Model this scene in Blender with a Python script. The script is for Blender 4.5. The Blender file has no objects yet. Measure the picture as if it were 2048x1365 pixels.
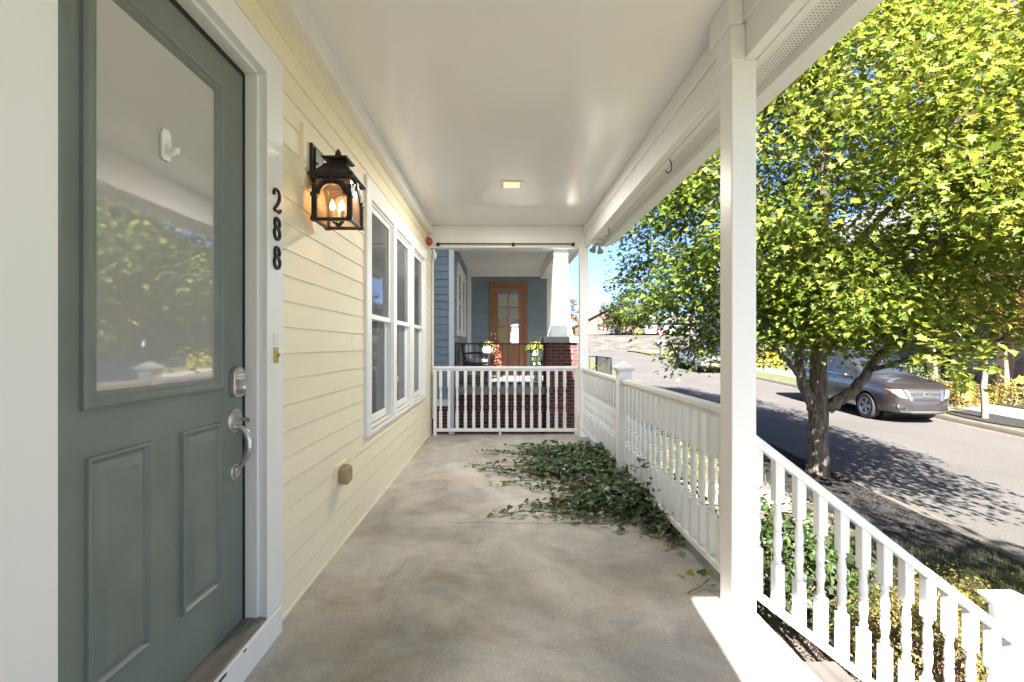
import bpy, math, random
from mathutils import Vector, Matrix, Euler
import numpy as np
random.seed(7); rng = np.random.default_rng(7)
R = math.radians
sc = bpy.context.scene
COL = sc.collection

# ------------------------------------------------------------------ camera, sky, sun, exposure
cam_d = bpy.data.cameras.new('camera'); cam = bpy.data.objects.new('camera', cam_d); COL.objects.link(cam)
cam.location = (0, 0, 1.2); cam.rotation_euler = (R(90), 0, 0)
cam_d.sensor_width = 36; cam_d.lens = 16.0
cam_d.shift_x = 22.0 / 2048; cam_d.shift_y = 9.5 / 2048
cam_d.clip_start = 0.05; cam_d.clip_end = 2000
sc.camera = cam
SUN = Vector((0.08, 1.0, -0.76)).normalized()          # direction the sunlight travels
world = bpy.data.worlds.new('World'); sc.world = world; world.use_nodes = True
wn = world.node_tree.nodes; wl = world.node_tree.links
sky = wn.new('ShaderNodeTexSky'); sky.sky_type = 'NISHITA'; sky.sun_disc = False
sky.sun_elevation = math.asin(-SUN.z); sky.sun_rotation = math.atan2(-SUN.x, -SUN.y)
sky.air_density = 0.28; sky.dust_density = 0.6; sky.ozone_density = 2.5
wn['Background'].inputs['Strength'].default_value = 0.064
wl.new(sky.outputs[0], wn['Background'].inputs['Color'])
sun_d = bpy.data.lights.new('sun', 'SUN'); sun_d.energy = 4.6; sun_d.angle = R(0.53); sun_d.color = (1.0, 0.965, 0.91)
sun = bpy.data.objects.new('sun', sun_d); COL.objects.link(sun)
sun.rotation_euler = SUN.to_track_quat('-Z', 'Y').to_euler(); sun.location = (-2, -20, 18)
sc.view_settings.view_transform = 'Standard'; sc.view_settings.look = 'None'
sc.view_settings.exposure = 3.3; sc.view_settings.gamma = 1.0; sc.view_settings.use_curve_mapping = False
sc.cycles.max_bounces = 8; sc.cycles.diffuse_bounces = 5; sc.cycles.glossy_bounces = 4
sc.cycles.transmission_bounces = 6; sc.cycles.transparent_max_bounces = 10
sc.cycles.use_denoising = True; sc.cycles.use_adaptive_sampling = True; sc.cycles.adaptive_threshold = 0.02
sc.cycles.sample_clamp_indirect = 6.0

# ------------------------------------------------------------------ materials
MATS = {}
def _nodes(name):
    m = bpy.data.materials.new(name); m.use_nodes = True
    nt = m.node_tree; b = nt.nodes['Principled BSDF']
    MATS[name] = m
    return m, nt, b
def lin(c):
    return tuple(((v / 255) / 12.92 if v / 255 <= 0.04045 else ((v / 255 + 0.055) / 1.055) ** 2.4) for v in c) + (1,)
def mat(name, col, rough=0.5, metal=0.0, var=0.12, scale=6.0, bump=0.0, bscale=60.0, stretch=(1, 1, 1), col2=None, spec=0.5, coat=0.0, bdist=0.01, objinfo=0.0):
    """plain procedural material: colour varied by noise, optional fine bump; coordinates are the object's own"""
    m, nt, b = _nodes(name); N = nt.nodes; L = nt.links
    tc = N.new('ShaderNodeTexCoord'); mp = N.new('ShaderNodeMapping'); mp.inputs['Scale'].default_value = stretch
    L.new(tc.outputs['Object'], mp.inputs['Vector'])
    n = N.new('ShaderNodeTexNoise'); n.inputs['Scale'].default_value = scale; n.inputs['Detail'].default_value = 6; n.inputs['Roughness'].default_value = 0.6
    L.new(mp.outputs[0], n.inputs['Vector'])
    r = N.new('ShaderNodeValToRGB'); r.color_ramp.elements[0].position = 0.3; r.color_ramp.elements[1].position = 0.7
    c = Vector(col[:3])
    if col2 is None:
        a = c * (1 - var); d = c * (1 + var * 0.6)
    else:
        a = c; d = Vector(col2[:3])
    r.color_ramp.elements[0].color = (*[min(max(v, 0), 0.95) for v in a], 1); r.color_ramp.elements[1].color = (*[min(max(v, 0), 0.95) for v in d], 1)
    L.new(n.outputs['Fac'], r.inputs['Fac'])
    out = r.outputs['Color']
    if objinfo:
        oi = N.new('ShaderNodeObjectInfo'); mr = N.new('ShaderNodeMapRange')
        mr.inputs['To Min'].default_value = 1 - objinfo; mr.inputs['To Max'].default_value = 1 + objinfo
        L.new(oi.outputs['Random'], mr.inputs['Value'])
        hs = N.new('ShaderNodeHueSaturation'); L.new(mr.outputs[0], hs.inputs['Value']); L.new(out, hs.inputs['Color']); out = hs.outputs['Color']
    L.new(out, b.inputs['Base Color'])
    b.inputs['Roughness'].default_value = rough; b.inputs['Metallic'].default_value = metal
    b.inputs['Specular IOR Level'].default_value = spec; b.inputs['Coat Weight'].default_value = coat
    if bump:
        n2 = N.new('ShaderNodeTexNoise'); n2.inputs['Scale'].default_value = bscale; n2.inputs['Detail'].default_value = 5
        L.new(mp.outputs[0], n2.inputs['Vector'])
        bp = N.new('ShaderNodeBump'); bp.inputs['Strength'].default_value = bump; bp.inputs['Distance'].default_value = bdist
        L.new(n2.outputs['Fac'], bp.inputs['Height']); L.new(bp.outputs[0], b.inputs['Normal'])
    return m

mat('white_paint', (0.84, 0.84, 0.83), 0.38, var=0.04, scale=3, bump=0.04, bscale=70, stretch=(1, 1, 0.15))
mat('white_rail', (0.80, 0.80, 0.795), 0.38, var=0.10, scale=7, bump=0.05, bscale=40, stretch=(1, 1, 0.3))
mat('ceiling_paint', (0.87, 0.865, 0.855), 0.16, var=0.03, scale=1.5, bump=0.02, bscale=14)
mat('yellow_paint', (0.88, 0.79, 0.585), 0.5, var=0.05, scale=4, bump=0.06, bscale=60, stretch=(1, 0.12, 1), objinfo=0.02)
mat('yellow_trim', (0.87, 0.78, 0.56), 0.5, var=0.05, scale=8)
mat('door_green', (0.178, 0.208, 0.184), 0.42, var=0.10, scale=5, bump=0.06, bscale=120)
mat('black_rubber', (0.012, 0.012, 0.012), 0.6)
mat('satin_nickel', (0.62, 0.62, 0.63), 0.3, metal=1.0, var=0.05, scale=30)
mat('dark_slot', (0.03, 0.03, 0.03), 0.4)
mat('bronze', (0.020, 0.014, 0.012), 0.45, metal=0.5, var=0.0, scale=28, col2=(0.065, 0.055, 0.05), bump=0.35, bscale=50, bdist=0.004)
mat('number_metal', (0.035, 0.03, 0.028), 0.35, metal=0.7, var=0.2, scale=40)
mat('brass', (0.55, 0.42, 0.16), 0.3, metal=1.0, var=0.1, scale=30)
mat('tan_plastic', (0.36, 0.29, 0.16), 0.5, var=0.1, scale=20)
mat('red_plastic', (0.42, 0.05, 0.02), 0.35)
mat('white_plastic', (0.78, 0.77, 0.74), 0.3, var=0.02)
mat('aluminium', (0.33, 0.31, 0.27), 0.42, metal=0.7, var=0.2, scale=30, stretch=(1, .1, 1))
mat('grey_metal', (0.30, 0.30, 0.29), 0.45, metal=0.6, var=0.15, scale=40)
mat('weathered_wood', (0.045, 0.038, 0.032), 0.8, var=0.3, scale=9, bump=0.5, bscale=30, stretch=(1, 0.06, 1), col2=(0.12, 0.10, 0.088))
mat('blue_paint', (0.25, 0.315, 0.37), 0.5, var=0.06, scale=5, objinfo=0.03)
mat('brick_red', (0.052, 0.012, 0.011), 0.85, var=0.3, scale=18, bump=0.4, bscale=90, col2=(0.10, 0.026, 0.02), objinfo=0.4)
mat('mortar', (0.26, 0.205, 0.185), 0.9, var=0.15, scale=30, bump=0.4, bscale=120)
mat('cast_stone', (0.26, 0.245, 0.225), 0.85, var=0.2, scale=10, bump=0.3, bscale=80)
mat('oak', (0.22, 0.085, 0.036), 0.35, var=0.2, scale=5, stretch=(6, 6, 0.5), col2=(0.33, 0.145, 0.065))
mat('black_iron', (0.012, 0.012, 0.014), 0.4, var=0.1)
mat('cushion', (0.62, 0.60, 0.55), 0.9, var=0.1, scale=45, col2=(0.10, 0.10, 0.12))
mat('pillow', (0.72, 0.70, 0.74), 0.9, var=0.1, scale=25, col2=(0.45, 0.35, 0.6))
mat('pumpkin_white', (0.72, 0.70, 0.64), 0.5, var=0.06, scale=15)
mat('pot_white', (0.72, 0.71, 0.68), 0.4, var=0.05)
mat('orange_leaf', (0.55, 0.14, 0.03), 0.6, var=0.3, scale=30)
mat('kerb_concrete', (0.085, 0.074, 0.058), 0.9, var=0.2, scale=4, bump=0.3, bscale=60)
mat('pale_concrete', (0.19, 0.165, 0.135), 0.9, var=0.12, scale=3, bump=0.2, bscale=60)
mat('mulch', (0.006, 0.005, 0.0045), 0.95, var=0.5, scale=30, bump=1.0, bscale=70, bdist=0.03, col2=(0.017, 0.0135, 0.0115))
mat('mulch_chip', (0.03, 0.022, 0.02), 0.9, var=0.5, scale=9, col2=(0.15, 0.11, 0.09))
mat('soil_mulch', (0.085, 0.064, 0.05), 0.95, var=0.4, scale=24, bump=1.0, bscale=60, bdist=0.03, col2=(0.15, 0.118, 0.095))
mat('lawn', (0.045, 0.058, 0.013), 0.95, var=0.4, scale=3.0, bump=0.8, bscale=60, bdist=0.03, col2=(0.105, 0.098, 0.034))
mat('blade', (0.055, 0.085, 0.02), 0.7, var=0.4, scale=6, col2=(0.16, 0.16, 0.05))
mat('twig', (0.13, 0.075, 0.05), 0.85, var=0.3, scale=30)
mat('stone_wall', (0.2, 0.18, 0.16), 0.95, var=0.25, scale=3)
mat('roof_pale', (0.13, 0.127, 0.124), 0.8, var=0.1, scale=3)
mat('roof_grey', (0.10, 0.10, 0.105), 0.9, var=0.25, scale=12)
mat('taupe_column', (0.16, 0.105, 0.08), 0.6, var=0.05)
mat('grey_siding', (0.10, 0.115, 0.14), 0.6, var=0.05)
mat('shell_siding', (0.22, 0.22, 0.23), 0.6, var=0.05)
mat('window_dark', (0.03, 0.035, 0.04), 0.05)
mat('chrome', (0.45, 0.45, 0.45), 0.25, metal=1.0, var=0.02)
mat('tyre', (0.022, 0.021, 0.02), 0.85, var=0.2)
mat('rim_alloy', (0.30, 0.29, 0.28), 0.28, metal=0.9, var=0.05)
mat('black_trim', (0.015, 0.015, 0.016), 0.5)
mat('dark_plastic', (0.06, 0.055, 0.055), 0.6)
mat('amber', (0.30, 0.07, 0.01), 0.2)
mat('plate_orange', (0.75, 0.40, 0.10), 0.5)
mat('sign_red', (0.65, 0.05, 0.03), 0.4)
mat('sign_white', (0.8, 0.8, 0.8), 0.4, var=0.02)
mat('sign_black', (0.02, 0.02, 0.02), 0.4)
mat('bark', (0.022, 0.017, 0.013), 0.95, var=0.3, scale=22, bump=1.0, bscale=24, stretch=(1, 1, 0.2), col2=(0.20, 0.16, 0.125), bdist=0.08)
mat('bark_smooth', (0.13, 0.105, 0.085), 0.9, var=0.3, scale=12, bump=0.6, bscale=20, stretch=(1, 1, 0.3), col2=(0.14, 0.115, 0.092), bdist=0.02)
mat('bark_pale', (0.19, 0.155, 0.12), 0.9, var=0.2, scale=12, bump=0.4, bscale=30)
mat('screen_print', (0.7, 0.68, 0.62), 0.5, var=0.02)

def carpaint(name, col, rough=0.28):
    m, nt, b = _nodes(name)
    b.inputs['Base Color'].default_value = (*col, 1); b.inputs['Metallic'].default_value = 0.55
    b.inputs['Roughness'].default_value = rough; b.inputs['Coat Weight'].default_value = 0.8; b.inputs['Coat Roughness'].default_value = 0.05
    n = nt.nodes.new('ShaderNodeTexNoise'); n.inputs['Scale'].default_value = 900
    bp = nt.nodes.new('ShaderNodeBump'); bp.inputs['Strength'].default_value = 0.03; nt.links.new(n.outputs['Fac'], bp.inputs['Height']); nt.links.new(bp.outputs[0], b.inputs['Normal'])
    return m
carpaint('paint_brown', (0.036, 0.0295, 0.0275)); carpaint('paint_silver', (0.20, 0.19, 0.18))

def glass_mirrorish(name, tint, rough=0.02, ior=1.6, clear=0.0):
    """window glass: reflection over a tinted body; clear>0 lets that share of light through"""
    m, nt, b = _nodes(name)
    b.inputs['Base Color'].default_value = (*tint, 1); b.inputs['Roughness'].default_value = rough; b.inputs['IOR'].default_value = ior
    n = nt.nodes.new('ShaderNodeTexNoise'); n.inputs['Scale'].default_value = 1.6
    bp = nt.nodes.new('ShaderNodeBump'); bp.inputs['Strength'].default_value = 0.015; bp.inputs['Distance'].default_value = 0.05
    nt.links.new(n.outputs['Fac'], bp.inputs['Height']); nt.links.new(bp.outputs[0], b.inputs['Normal'])
    if clear:
        tr = nt.nodes.new('ShaderNodeBsdfTransparent'); mx = nt.nodes.new('ShaderNodeMixShader'); fr = nt.nodes.new('ShaderNodeFresnel'); fr.inputs['IOR'].default_value = ior
        mth = nt.nodes.new('ShaderNodeMath'); mth.operation = 'MULTIPLY_ADD'; mth.inputs[1].default_value = -clear; mth.inputs[2].default_value = clear
        nt.links.new(fr.outputs[0], mth.inputs[0]); nt.links.new(mth.outputs[0], mx.inputs[0])
        nt.links.new(b.outputs[0], mx.inputs[1]); nt.links.new(tr.outputs[0], mx.inputs[2])
        nt.links.new(mx.outputs[0], nt.nodes['Material Output'].inputs['Surface'])
    return m
glass_mirrorish('door_glass', (0.42, 0.405, 0.385), 0.03, 2.9)
glass_mirrorish('window_glass', (0.22, 0.225, 0.235), 0.02, 1.55, clear=0.6)
glass_mirrorish('oak_door_glass', (0.06, 0.065, 0.07), 0.01, 3.4)
glass_mirrorish('car_glass', (0.02, 0.025, 0.03), 0.01, 1.7)
glass_mirrorish('headlamp_glass', (0.17, 0.17, 0.17), 0.06, 1.6)
glass_mirrorish('lantern_glass', (0.62, 0.46, 0.30), 0.2, 1.45, clear=0.68)

def emis(name, col, strength):
    m, nt, b = _nodes(name)
    b.inputs['Base Color'].default_value = (*col, 1); b.inputs['Emission Color'].default_value = (*col, 1); b.inputs['Emission Strength'].default_value = strength
    n = nt.nodes.new('ShaderNodeTexNoise'); n.inputs['Scale'].default_value = 5
    return m
emis('bulb_glow', (1.0, 0.66, 0.28), 1.2); emis('lens_glow', (1.0, 0.80, 0.50), 0.085)

def leafmat(name, trans=0.35, rough=0.5, attr=True, col=(0.1, 0.15, 0.02)):
    m, nt, b = _nodes(name); N = nt.nodes; L = nt.links
    if attr:
        a = N.new('ShaderNodeAttribute'); a.attribute_name = 'tint'; out = a.outputs['Color']
    else:
        oi = N.new('ShaderNodeObjectInfo'); rp = N.new('ShaderNodeValToRGB')
        c = Vector(col); rp.color_ramp.elements[0].color = (*(c * 0.6), 1); rp.color_ramp.elements[1].color = (*(c * 1.5), 1)
        L.new(oi.outputs['Random'], rp.inputs['Fac']); out = rp.outputs['Color']
    tcn = N.new('ShaderNodeTexCoord'); nz = N.new('ShaderNodeTexNoise'); nz.inputs['Scale'].default_value = 14
    L.new(tcn.outputs['Object'], nz.inputs['Vector'])
    mr = N.new('ShaderNodeMapRange'); mr.inputs['To Min'].default_value = 0.75; mr.inputs['To Max'].default_value = 1.25; L.new(nz.outputs['Fac'], mr.inputs['Value'])
    hs = N.new('ShaderNodeHueSaturation'); L.new(out, hs.inputs['Color']); L.new(mr.outputs[0], hs.inputs['Value']); out = hs.outputs['Color']
    L.new(out, b.inputs['Base Color']); b.inputs['Roughness'].default_value = rough; b.inputs['Specular IOR Level'].default_value = 0.35
    if trans:
        t = N.new('ShaderNodeBsdfTranslucent'); mx = N.new('ShaderNodeMixShader'); mx.inputs[0].default_value = trans
        L.new(out, t.inputs['Color']); L.new(b.outputs[0], mx.inputs[1]); L.new(t.outputs[0], mx.inputs[2])
        L.new(mx.outputs[0], N['Material Output'].inputs['Surface'])
    return m
leafmat('leaf', 0.55); leafmat('ivy_leaf', 0.15, 0.35); leafmat('bush_leaf', 0.3)
leafmat('single_leaf', 0.5, attr=False, col=(0.21, 0.245, 0.04))
leafmat('single_ivy', 0.15, 0.35, attr=False, col=(0.046, 0.076, 0.028))

def brick_mat(name, c1, c2, cm, sx, sz, axis='xz'):
    m, nt, b = _nodes(name); N = nt.nodes; L = nt.links
    tc = N.new('ShaderNodeTexCoord'); sp = N.new('ShaderNodeSeparateXYZ'); cb = N.new('ShaderNodeCombineXYZ')
    L.new(tc.outputs['Object'], sp.inputs[0]); L.new(sp.outputs['X' if axis[0] == 'x' else 'Y'], cb.inputs[0]); L.new(sp.outputs['Z'], cb.inputs[1])
    bt = N.new('ShaderNodeTexBrick'); bt.inputs['Scale'].default_value = 1; bt.inputs['Brick Width'].default_value = sx; bt.inputs['Row Height'].default_value = sz
    bt.inputs['Mortar Size'].default_value = sz * 0.07; bt.inputs['Color1'].default_value = (*c1, 1); bt.inputs['Color2'].default_value = (*c2, 1); bt.inputs['Mortar'].default_value = (*cm, 1)
    L.new(cb.outputs[0], bt.inputs['Vector']); L.new(bt.outputs['Color'], b.inputs['Base Color']); b.inputs['Roughness'].default_value = 0.9
    bp = N.new('ShaderNodeBump'); bp.inputs['Strength'].default_value = 0.6; bp.inputs['Distance'].default_value = 0.02; bp.invert = True
    L.new(bt.outputs['Fac'], bp.inputs['Height']); L.new(bp.outputs[0], b.inputs['Normal'])
    return m
brick_mat('brick_far', (0.12, 0.07, 0.05), (0.17, 0.11, 0.08), (0.15, 0.12, 0.10), 0.30, 0.10)
brick_mat('brick_tan_y', (0.2850, 0.1875, 0.1275), (0.4050, 0.2925, 0.2100), (0.4050, 0.3375, 0.2700), 0.42, 0.15, 'yz')
brick_mat('brick_side', (0.09, 0.02, 0.018), (0.15, 0.035, 0.028), (0.36, 0.29, 0.26), 0.21, 0.0677, 'yz')
brick_mat('stone_courses', (0.045, 0.041, 0.037), (0.085, 0.077, 0.069), (0.025, 0.023, 0.021), 0.9, 0.20)

def floor_mat():
    m, nt, b = _nodes('porch_concrete'); N = nt.nodes; L = nt.links
    tc = N.new('ShaderNodeTexCoord')
    def noise(scale, detail, dist, stretch=(1, 1, 1), rough=0.6, rot=0.0):
        mp = N.new('ShaderNodeMapping'); mp.inputs['Scale'].default_value = stretch; mp.inputs['Rotation'].default_value = (0, 0, rot); L.new(tc.outputs['Object'], mp.inputs['Vector'])
        n = N.new('ShaderNodeTexNoise'); n.inputs['Scale'].default_value = scale; n.inputs['Detail'].default_value = detail; n.inputs['Distortion'].default_value = dist; n.inputs['Roughness'].default_value = rough
        L.new(mp.outputs[0], n.inputs['Vector']); return n.outputs['Fac']
    def ramp(fac, p0, c0, p1, c1):
        r = N.new('ShaderNodeValToRGB'); r.color_ramp.elements[0].position = p0; r.color_ramp.elements[0].color = (*c0, 1); r.color_ramp.elements[1].position = p1; r.color_ramp.elements[1].color = (*c1, 1)
        L.new(fac, r.inputs['Fac']); return r.outputs['Color']
    def mix(mode, f, a, c):
        x = N.new('ShaderNodeMix'); x.data_type = 'RGBA'; x.blend_type = mode
        if isinstance(f, float): x.inputs[0].default_value = f
        else: L.new(f, x.inputs[0])
        L.new(a, x.inputs[6]); L.new(c, x.inputs[7]); return x.outputs[2]
    big = ramp(noise(1.3, 8, 1.4, (1.0, 0.7, 1)), 0.32, (0.40, 0.376, 0.342), 0.66, (0.61, 0.58, 0.535))
    brown = ramp(noise(2.2, 5, 0.8), 0.45, (1, 1, 1), 0.72, (0.86, 0.77, 0.67))
    trowel = ramp(noise(2.4, 12, 1.1, (0.95, 1.05, 1), 0.72, 0.5), 0.33, (0.57, 0.58, 0.60), 0.62, (1.12, 1.11, 1.10))
    fine = ramp(noise(70, 8, 0.2, (1, 1, 1), 0.75), 0.3, (0.76, 0.76, 0.76), 0.7, (1.14, 1.14, 1.14))
    blot = ramp(noise(0.9, 4, 0.6, (1, 1, 1), 0.5), 0.36, (0.72, 0.71, 0.69), 0.56, (1.05, 1.04, 1.03))
    c = mix('MULTIPLY', 1.0, big, brown); grit = ramp(noise(230, 3, 0.0), 0.35, (0.74, 0.74, 0.75), 0.5, (1.05, 1.05, 1.05)); c = mix('MULTIPLY', 0.75, c, trowel); c = mix('MULTIPLY', 0.9, c, fine); c = mix('MULTIPLY', 0.8, c, grit); c = mix('MULTIPLY', 0.8, c, blot)
    # hairline cracks: thin wandering lines across the slab
    sp = N.new('ShaderNodeSeparateXYZ'); L.new(tc.outputs['Object'], sp.inputs[0])
    def crack(y0, amp, scale, width, along='X', lo=-2.0, hi=2.0):
        n = noise(scale, 6, 0.3)
        a = N.new('ShaderNodeMath'); a.operation = 'MULTIPLY_ADD'; L.new(n, a.inputs[0]); a.inputs[1].default_value = amp; a.inputs[2].default_value = y0 - amp * 0.5
        d = N.new('ShaderNodeMath'); d.operation = 'SUBTRACT'; L.new(sp.outputs['Y' if along == 'X' else 'X'], d.inputs[0]); L.new(a.outputs[0], d.inputs[1])
        e = N.new('ShaderNodeMath'); e.operation = 'ABSOLUTE'; L.new(d.outputs[0], e.inputs[0])
        f = N.new('ShaderNodeMapRange'); f.inputs['From Min'].default_value = width * 0.4; f.inputs['From Max'].default_value = width; f.inputs['To Min'].default_value = 1.0; f.inputs['To Max'].default_value = 0.0; L.new(e.outputs[0], f.inputs['Value'])
        g = N.new('ShaderNodeMapRange'); g.inputs['From Min'].default_value = lo; g.inputs['From Max'].default_value = lo + 0.02; L.new(sp.outputs[along], g.inputs['Value'])
        h = N.new('ShaderNodeMapRange'); h.inputs['From Min'].default_value = hi; h.inputs['From Max'].default_value = hi + 0.02; h.inputs['To Min'].default_value = 1; h.inputs['To Max'].default_value = 0; L.new(sp.outputs[along], h.inputs['Value'])
        k = N.new('ShaderNodeMath'); k.operation = 'MULTIPLY'; L.new(f.outputs[0], k.inputs[0]); L.new(g.outputs[0], k.inputs[1])
        k2 = N.new('ShaderNodeMath'); k2.operation = 'MULTIPLY'; L.new(k.outputs[0], k2.inputs[0]); L.new(h.outputs[0], k2.inputs[1]); return k2.outputs[0]
    dk = N.new('ShaderNodeRGB'); dk.outputs[0].default_value = (0.07, 0.06, 0.05, 1)
    c = mix('MIX', crack(CR0, 0.16, 2.5, 0.006, 'X', -0.45, 0.75), c, dk.outputs[0])
    c = mix('MIX', crack(-0.62, 0.22, 2.0, 0.006, 'Y', -2.6, -0.9), c, dk.outputs[0])
    # little paint spatters and specks
    vo = N.new('ShaderNodeTexVoronoi'); vo.inputs['Scale'].default_value = 4.5; L.new(tc.outputs['Object'], vo.inputs['Vector'])
    sk = ramp(vo.outputs['Distance'], 0.018, (0.35, 0.35, 0.34), 0.04, (1, 1, 1)); c = mix('MULTIPLY', 0.8, c, sk)
    L.new(c, b.inputs['Base Color'])
    rr = ramp(noise(2.5, 6, 1.0), 0.3, (0.42,) * 3, 0.7, (0.72,) * 3); L.new(rr, b.inputs['Roughness'])
    bp = N.new('ShaderNodeBump'); bp.inputs['Strength'].default_value = 0.25; bp.inputs['Distance'].default_value = 0.01; L.new(noise(16, 8, 1.2), bp.inputs['Height']); L.new(bp.outputs[0], b.inputs['Normal'])

CR0 = 0.63
floor_mat()

def road_mat():
    m, nt, b = _nodes('asphalt'); N = nt.nodes; L = nt.links
    tc = N.new('ShaderNodeTexCoord')
    n1 = N.new('ShaderNodeTexNoise'); n1.inputs['Scale'].default_value = 0.5; n1.inputs['Detail'].default_value = 8; L.new(tc.outputs['Object'], n1.inputs['Vector'])
    n2 = N.new('ShaderNodeTexNoise'); n2.inputs['Scale'].default_value = 45; n2.inputs['Detail'].default_value = 4; L.new(tc.outputs['Object'], n2.inputs['Vector'])
    r1 = N.new('ShaderNodeValToRGB'); r1.color_ramp.elements[0].position = 0.3; r1.color_ramp.elements[0].color = (0.065, 0.059, 0.053, 1); r1.color_ramp.elements[1].position = 0.7; r1.color_ramp.elements[1].color = (0.085, 0.078, 0.072, 1); L.new(n1.outputs['Fac'], r1.inputs['Fac'])
    r2 = N.new('ShaderNodeValToRGB'); r2.color_ramp.elements[0].position = 0.35; r2.color_ramp.elements[0].color = (0.62, 0.62, 0.64, 1); r2.color_ramp.elements[1].position = 0.65; r2.color_ramp.elements[1].color = (1.12, 1.1, 1.08, 1); L.new(n2.outputs['Fac'], r2.inputs['Fac'])
    x = N.new('ShaderNodeMix'); x.data_type = 'RGBA'; x.blend_type = 'MULTIPLY'; x.inputs[0].default_value = 0.9; L.new(r1.outputs[0], x.inputs[6]); L.new(r2.outputs[0], x.inputs[7])
    L.new(x.outputs[2], b.inputs['Base Color']); b.inputs['Roughness'].default_value = 0.9
    bp = N.new('ShaderNodeBump'); bp.inputs['Strength'].default_value = 0.5; bp.inputs['Distance'].default_value = 0.01; L.new(n2.outputs['Fac'], bp.inputs['Height']); L.new(bp.outputs[0], b.inputs['Normal'])
road_mat()

def soffit_mat():
    """vented soffit: rows of small round holes"""
    m, nt, b = _nodes('soffit_vent'); N = nt.nodes; L = nt.links
    tc = N.new('ShaderNodeTexCoord'); mp = N.new('ShaderNodeMapping'); mp.inputs['Scale'].default_value = (1 / 0.0165, 1 / 0.0165, 0); L.new(tc.outputs['Object'], mp.inputs['Vector'])
    fr = N.new('ShaderNodeVectorMath'); fr.operation = 'FRACTION'; L.new(mp.outputs[0], fr.inputs[0])
    sb = N.new('ShaderNodeVectorMath'); sb.operation = 'SUBTRACT'; sb.inputs[1].default_value = (0.5, 0.5, 0); L.new(fr.outputs[0], sb.inputs[0])
    ln = N.new('ShaderNodeVectorMath'); ln.operation = 'LENGTH'; L.new(sb.outputs[0], ln.inputs[0])
    r = N.new('ShaderNodeValToRGB'); r.color_ramp.elements[0].position = 0.17; r.color_ramp.elements[0].color = (0.03, 0.03, 0.03, 1); r.color_ramp.elements[1].position = 0.24; r.color_ramp.elements[1].color = (0.78, 0.77, 0.74, 1)
    L.new(ln.outputs['Value'], r.inputs['Fac']); L.new(r.outputs[0], b.inputs['Base Color']); b.inputs['Roughness'].default_value = 0.4
soffit_mat()

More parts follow.
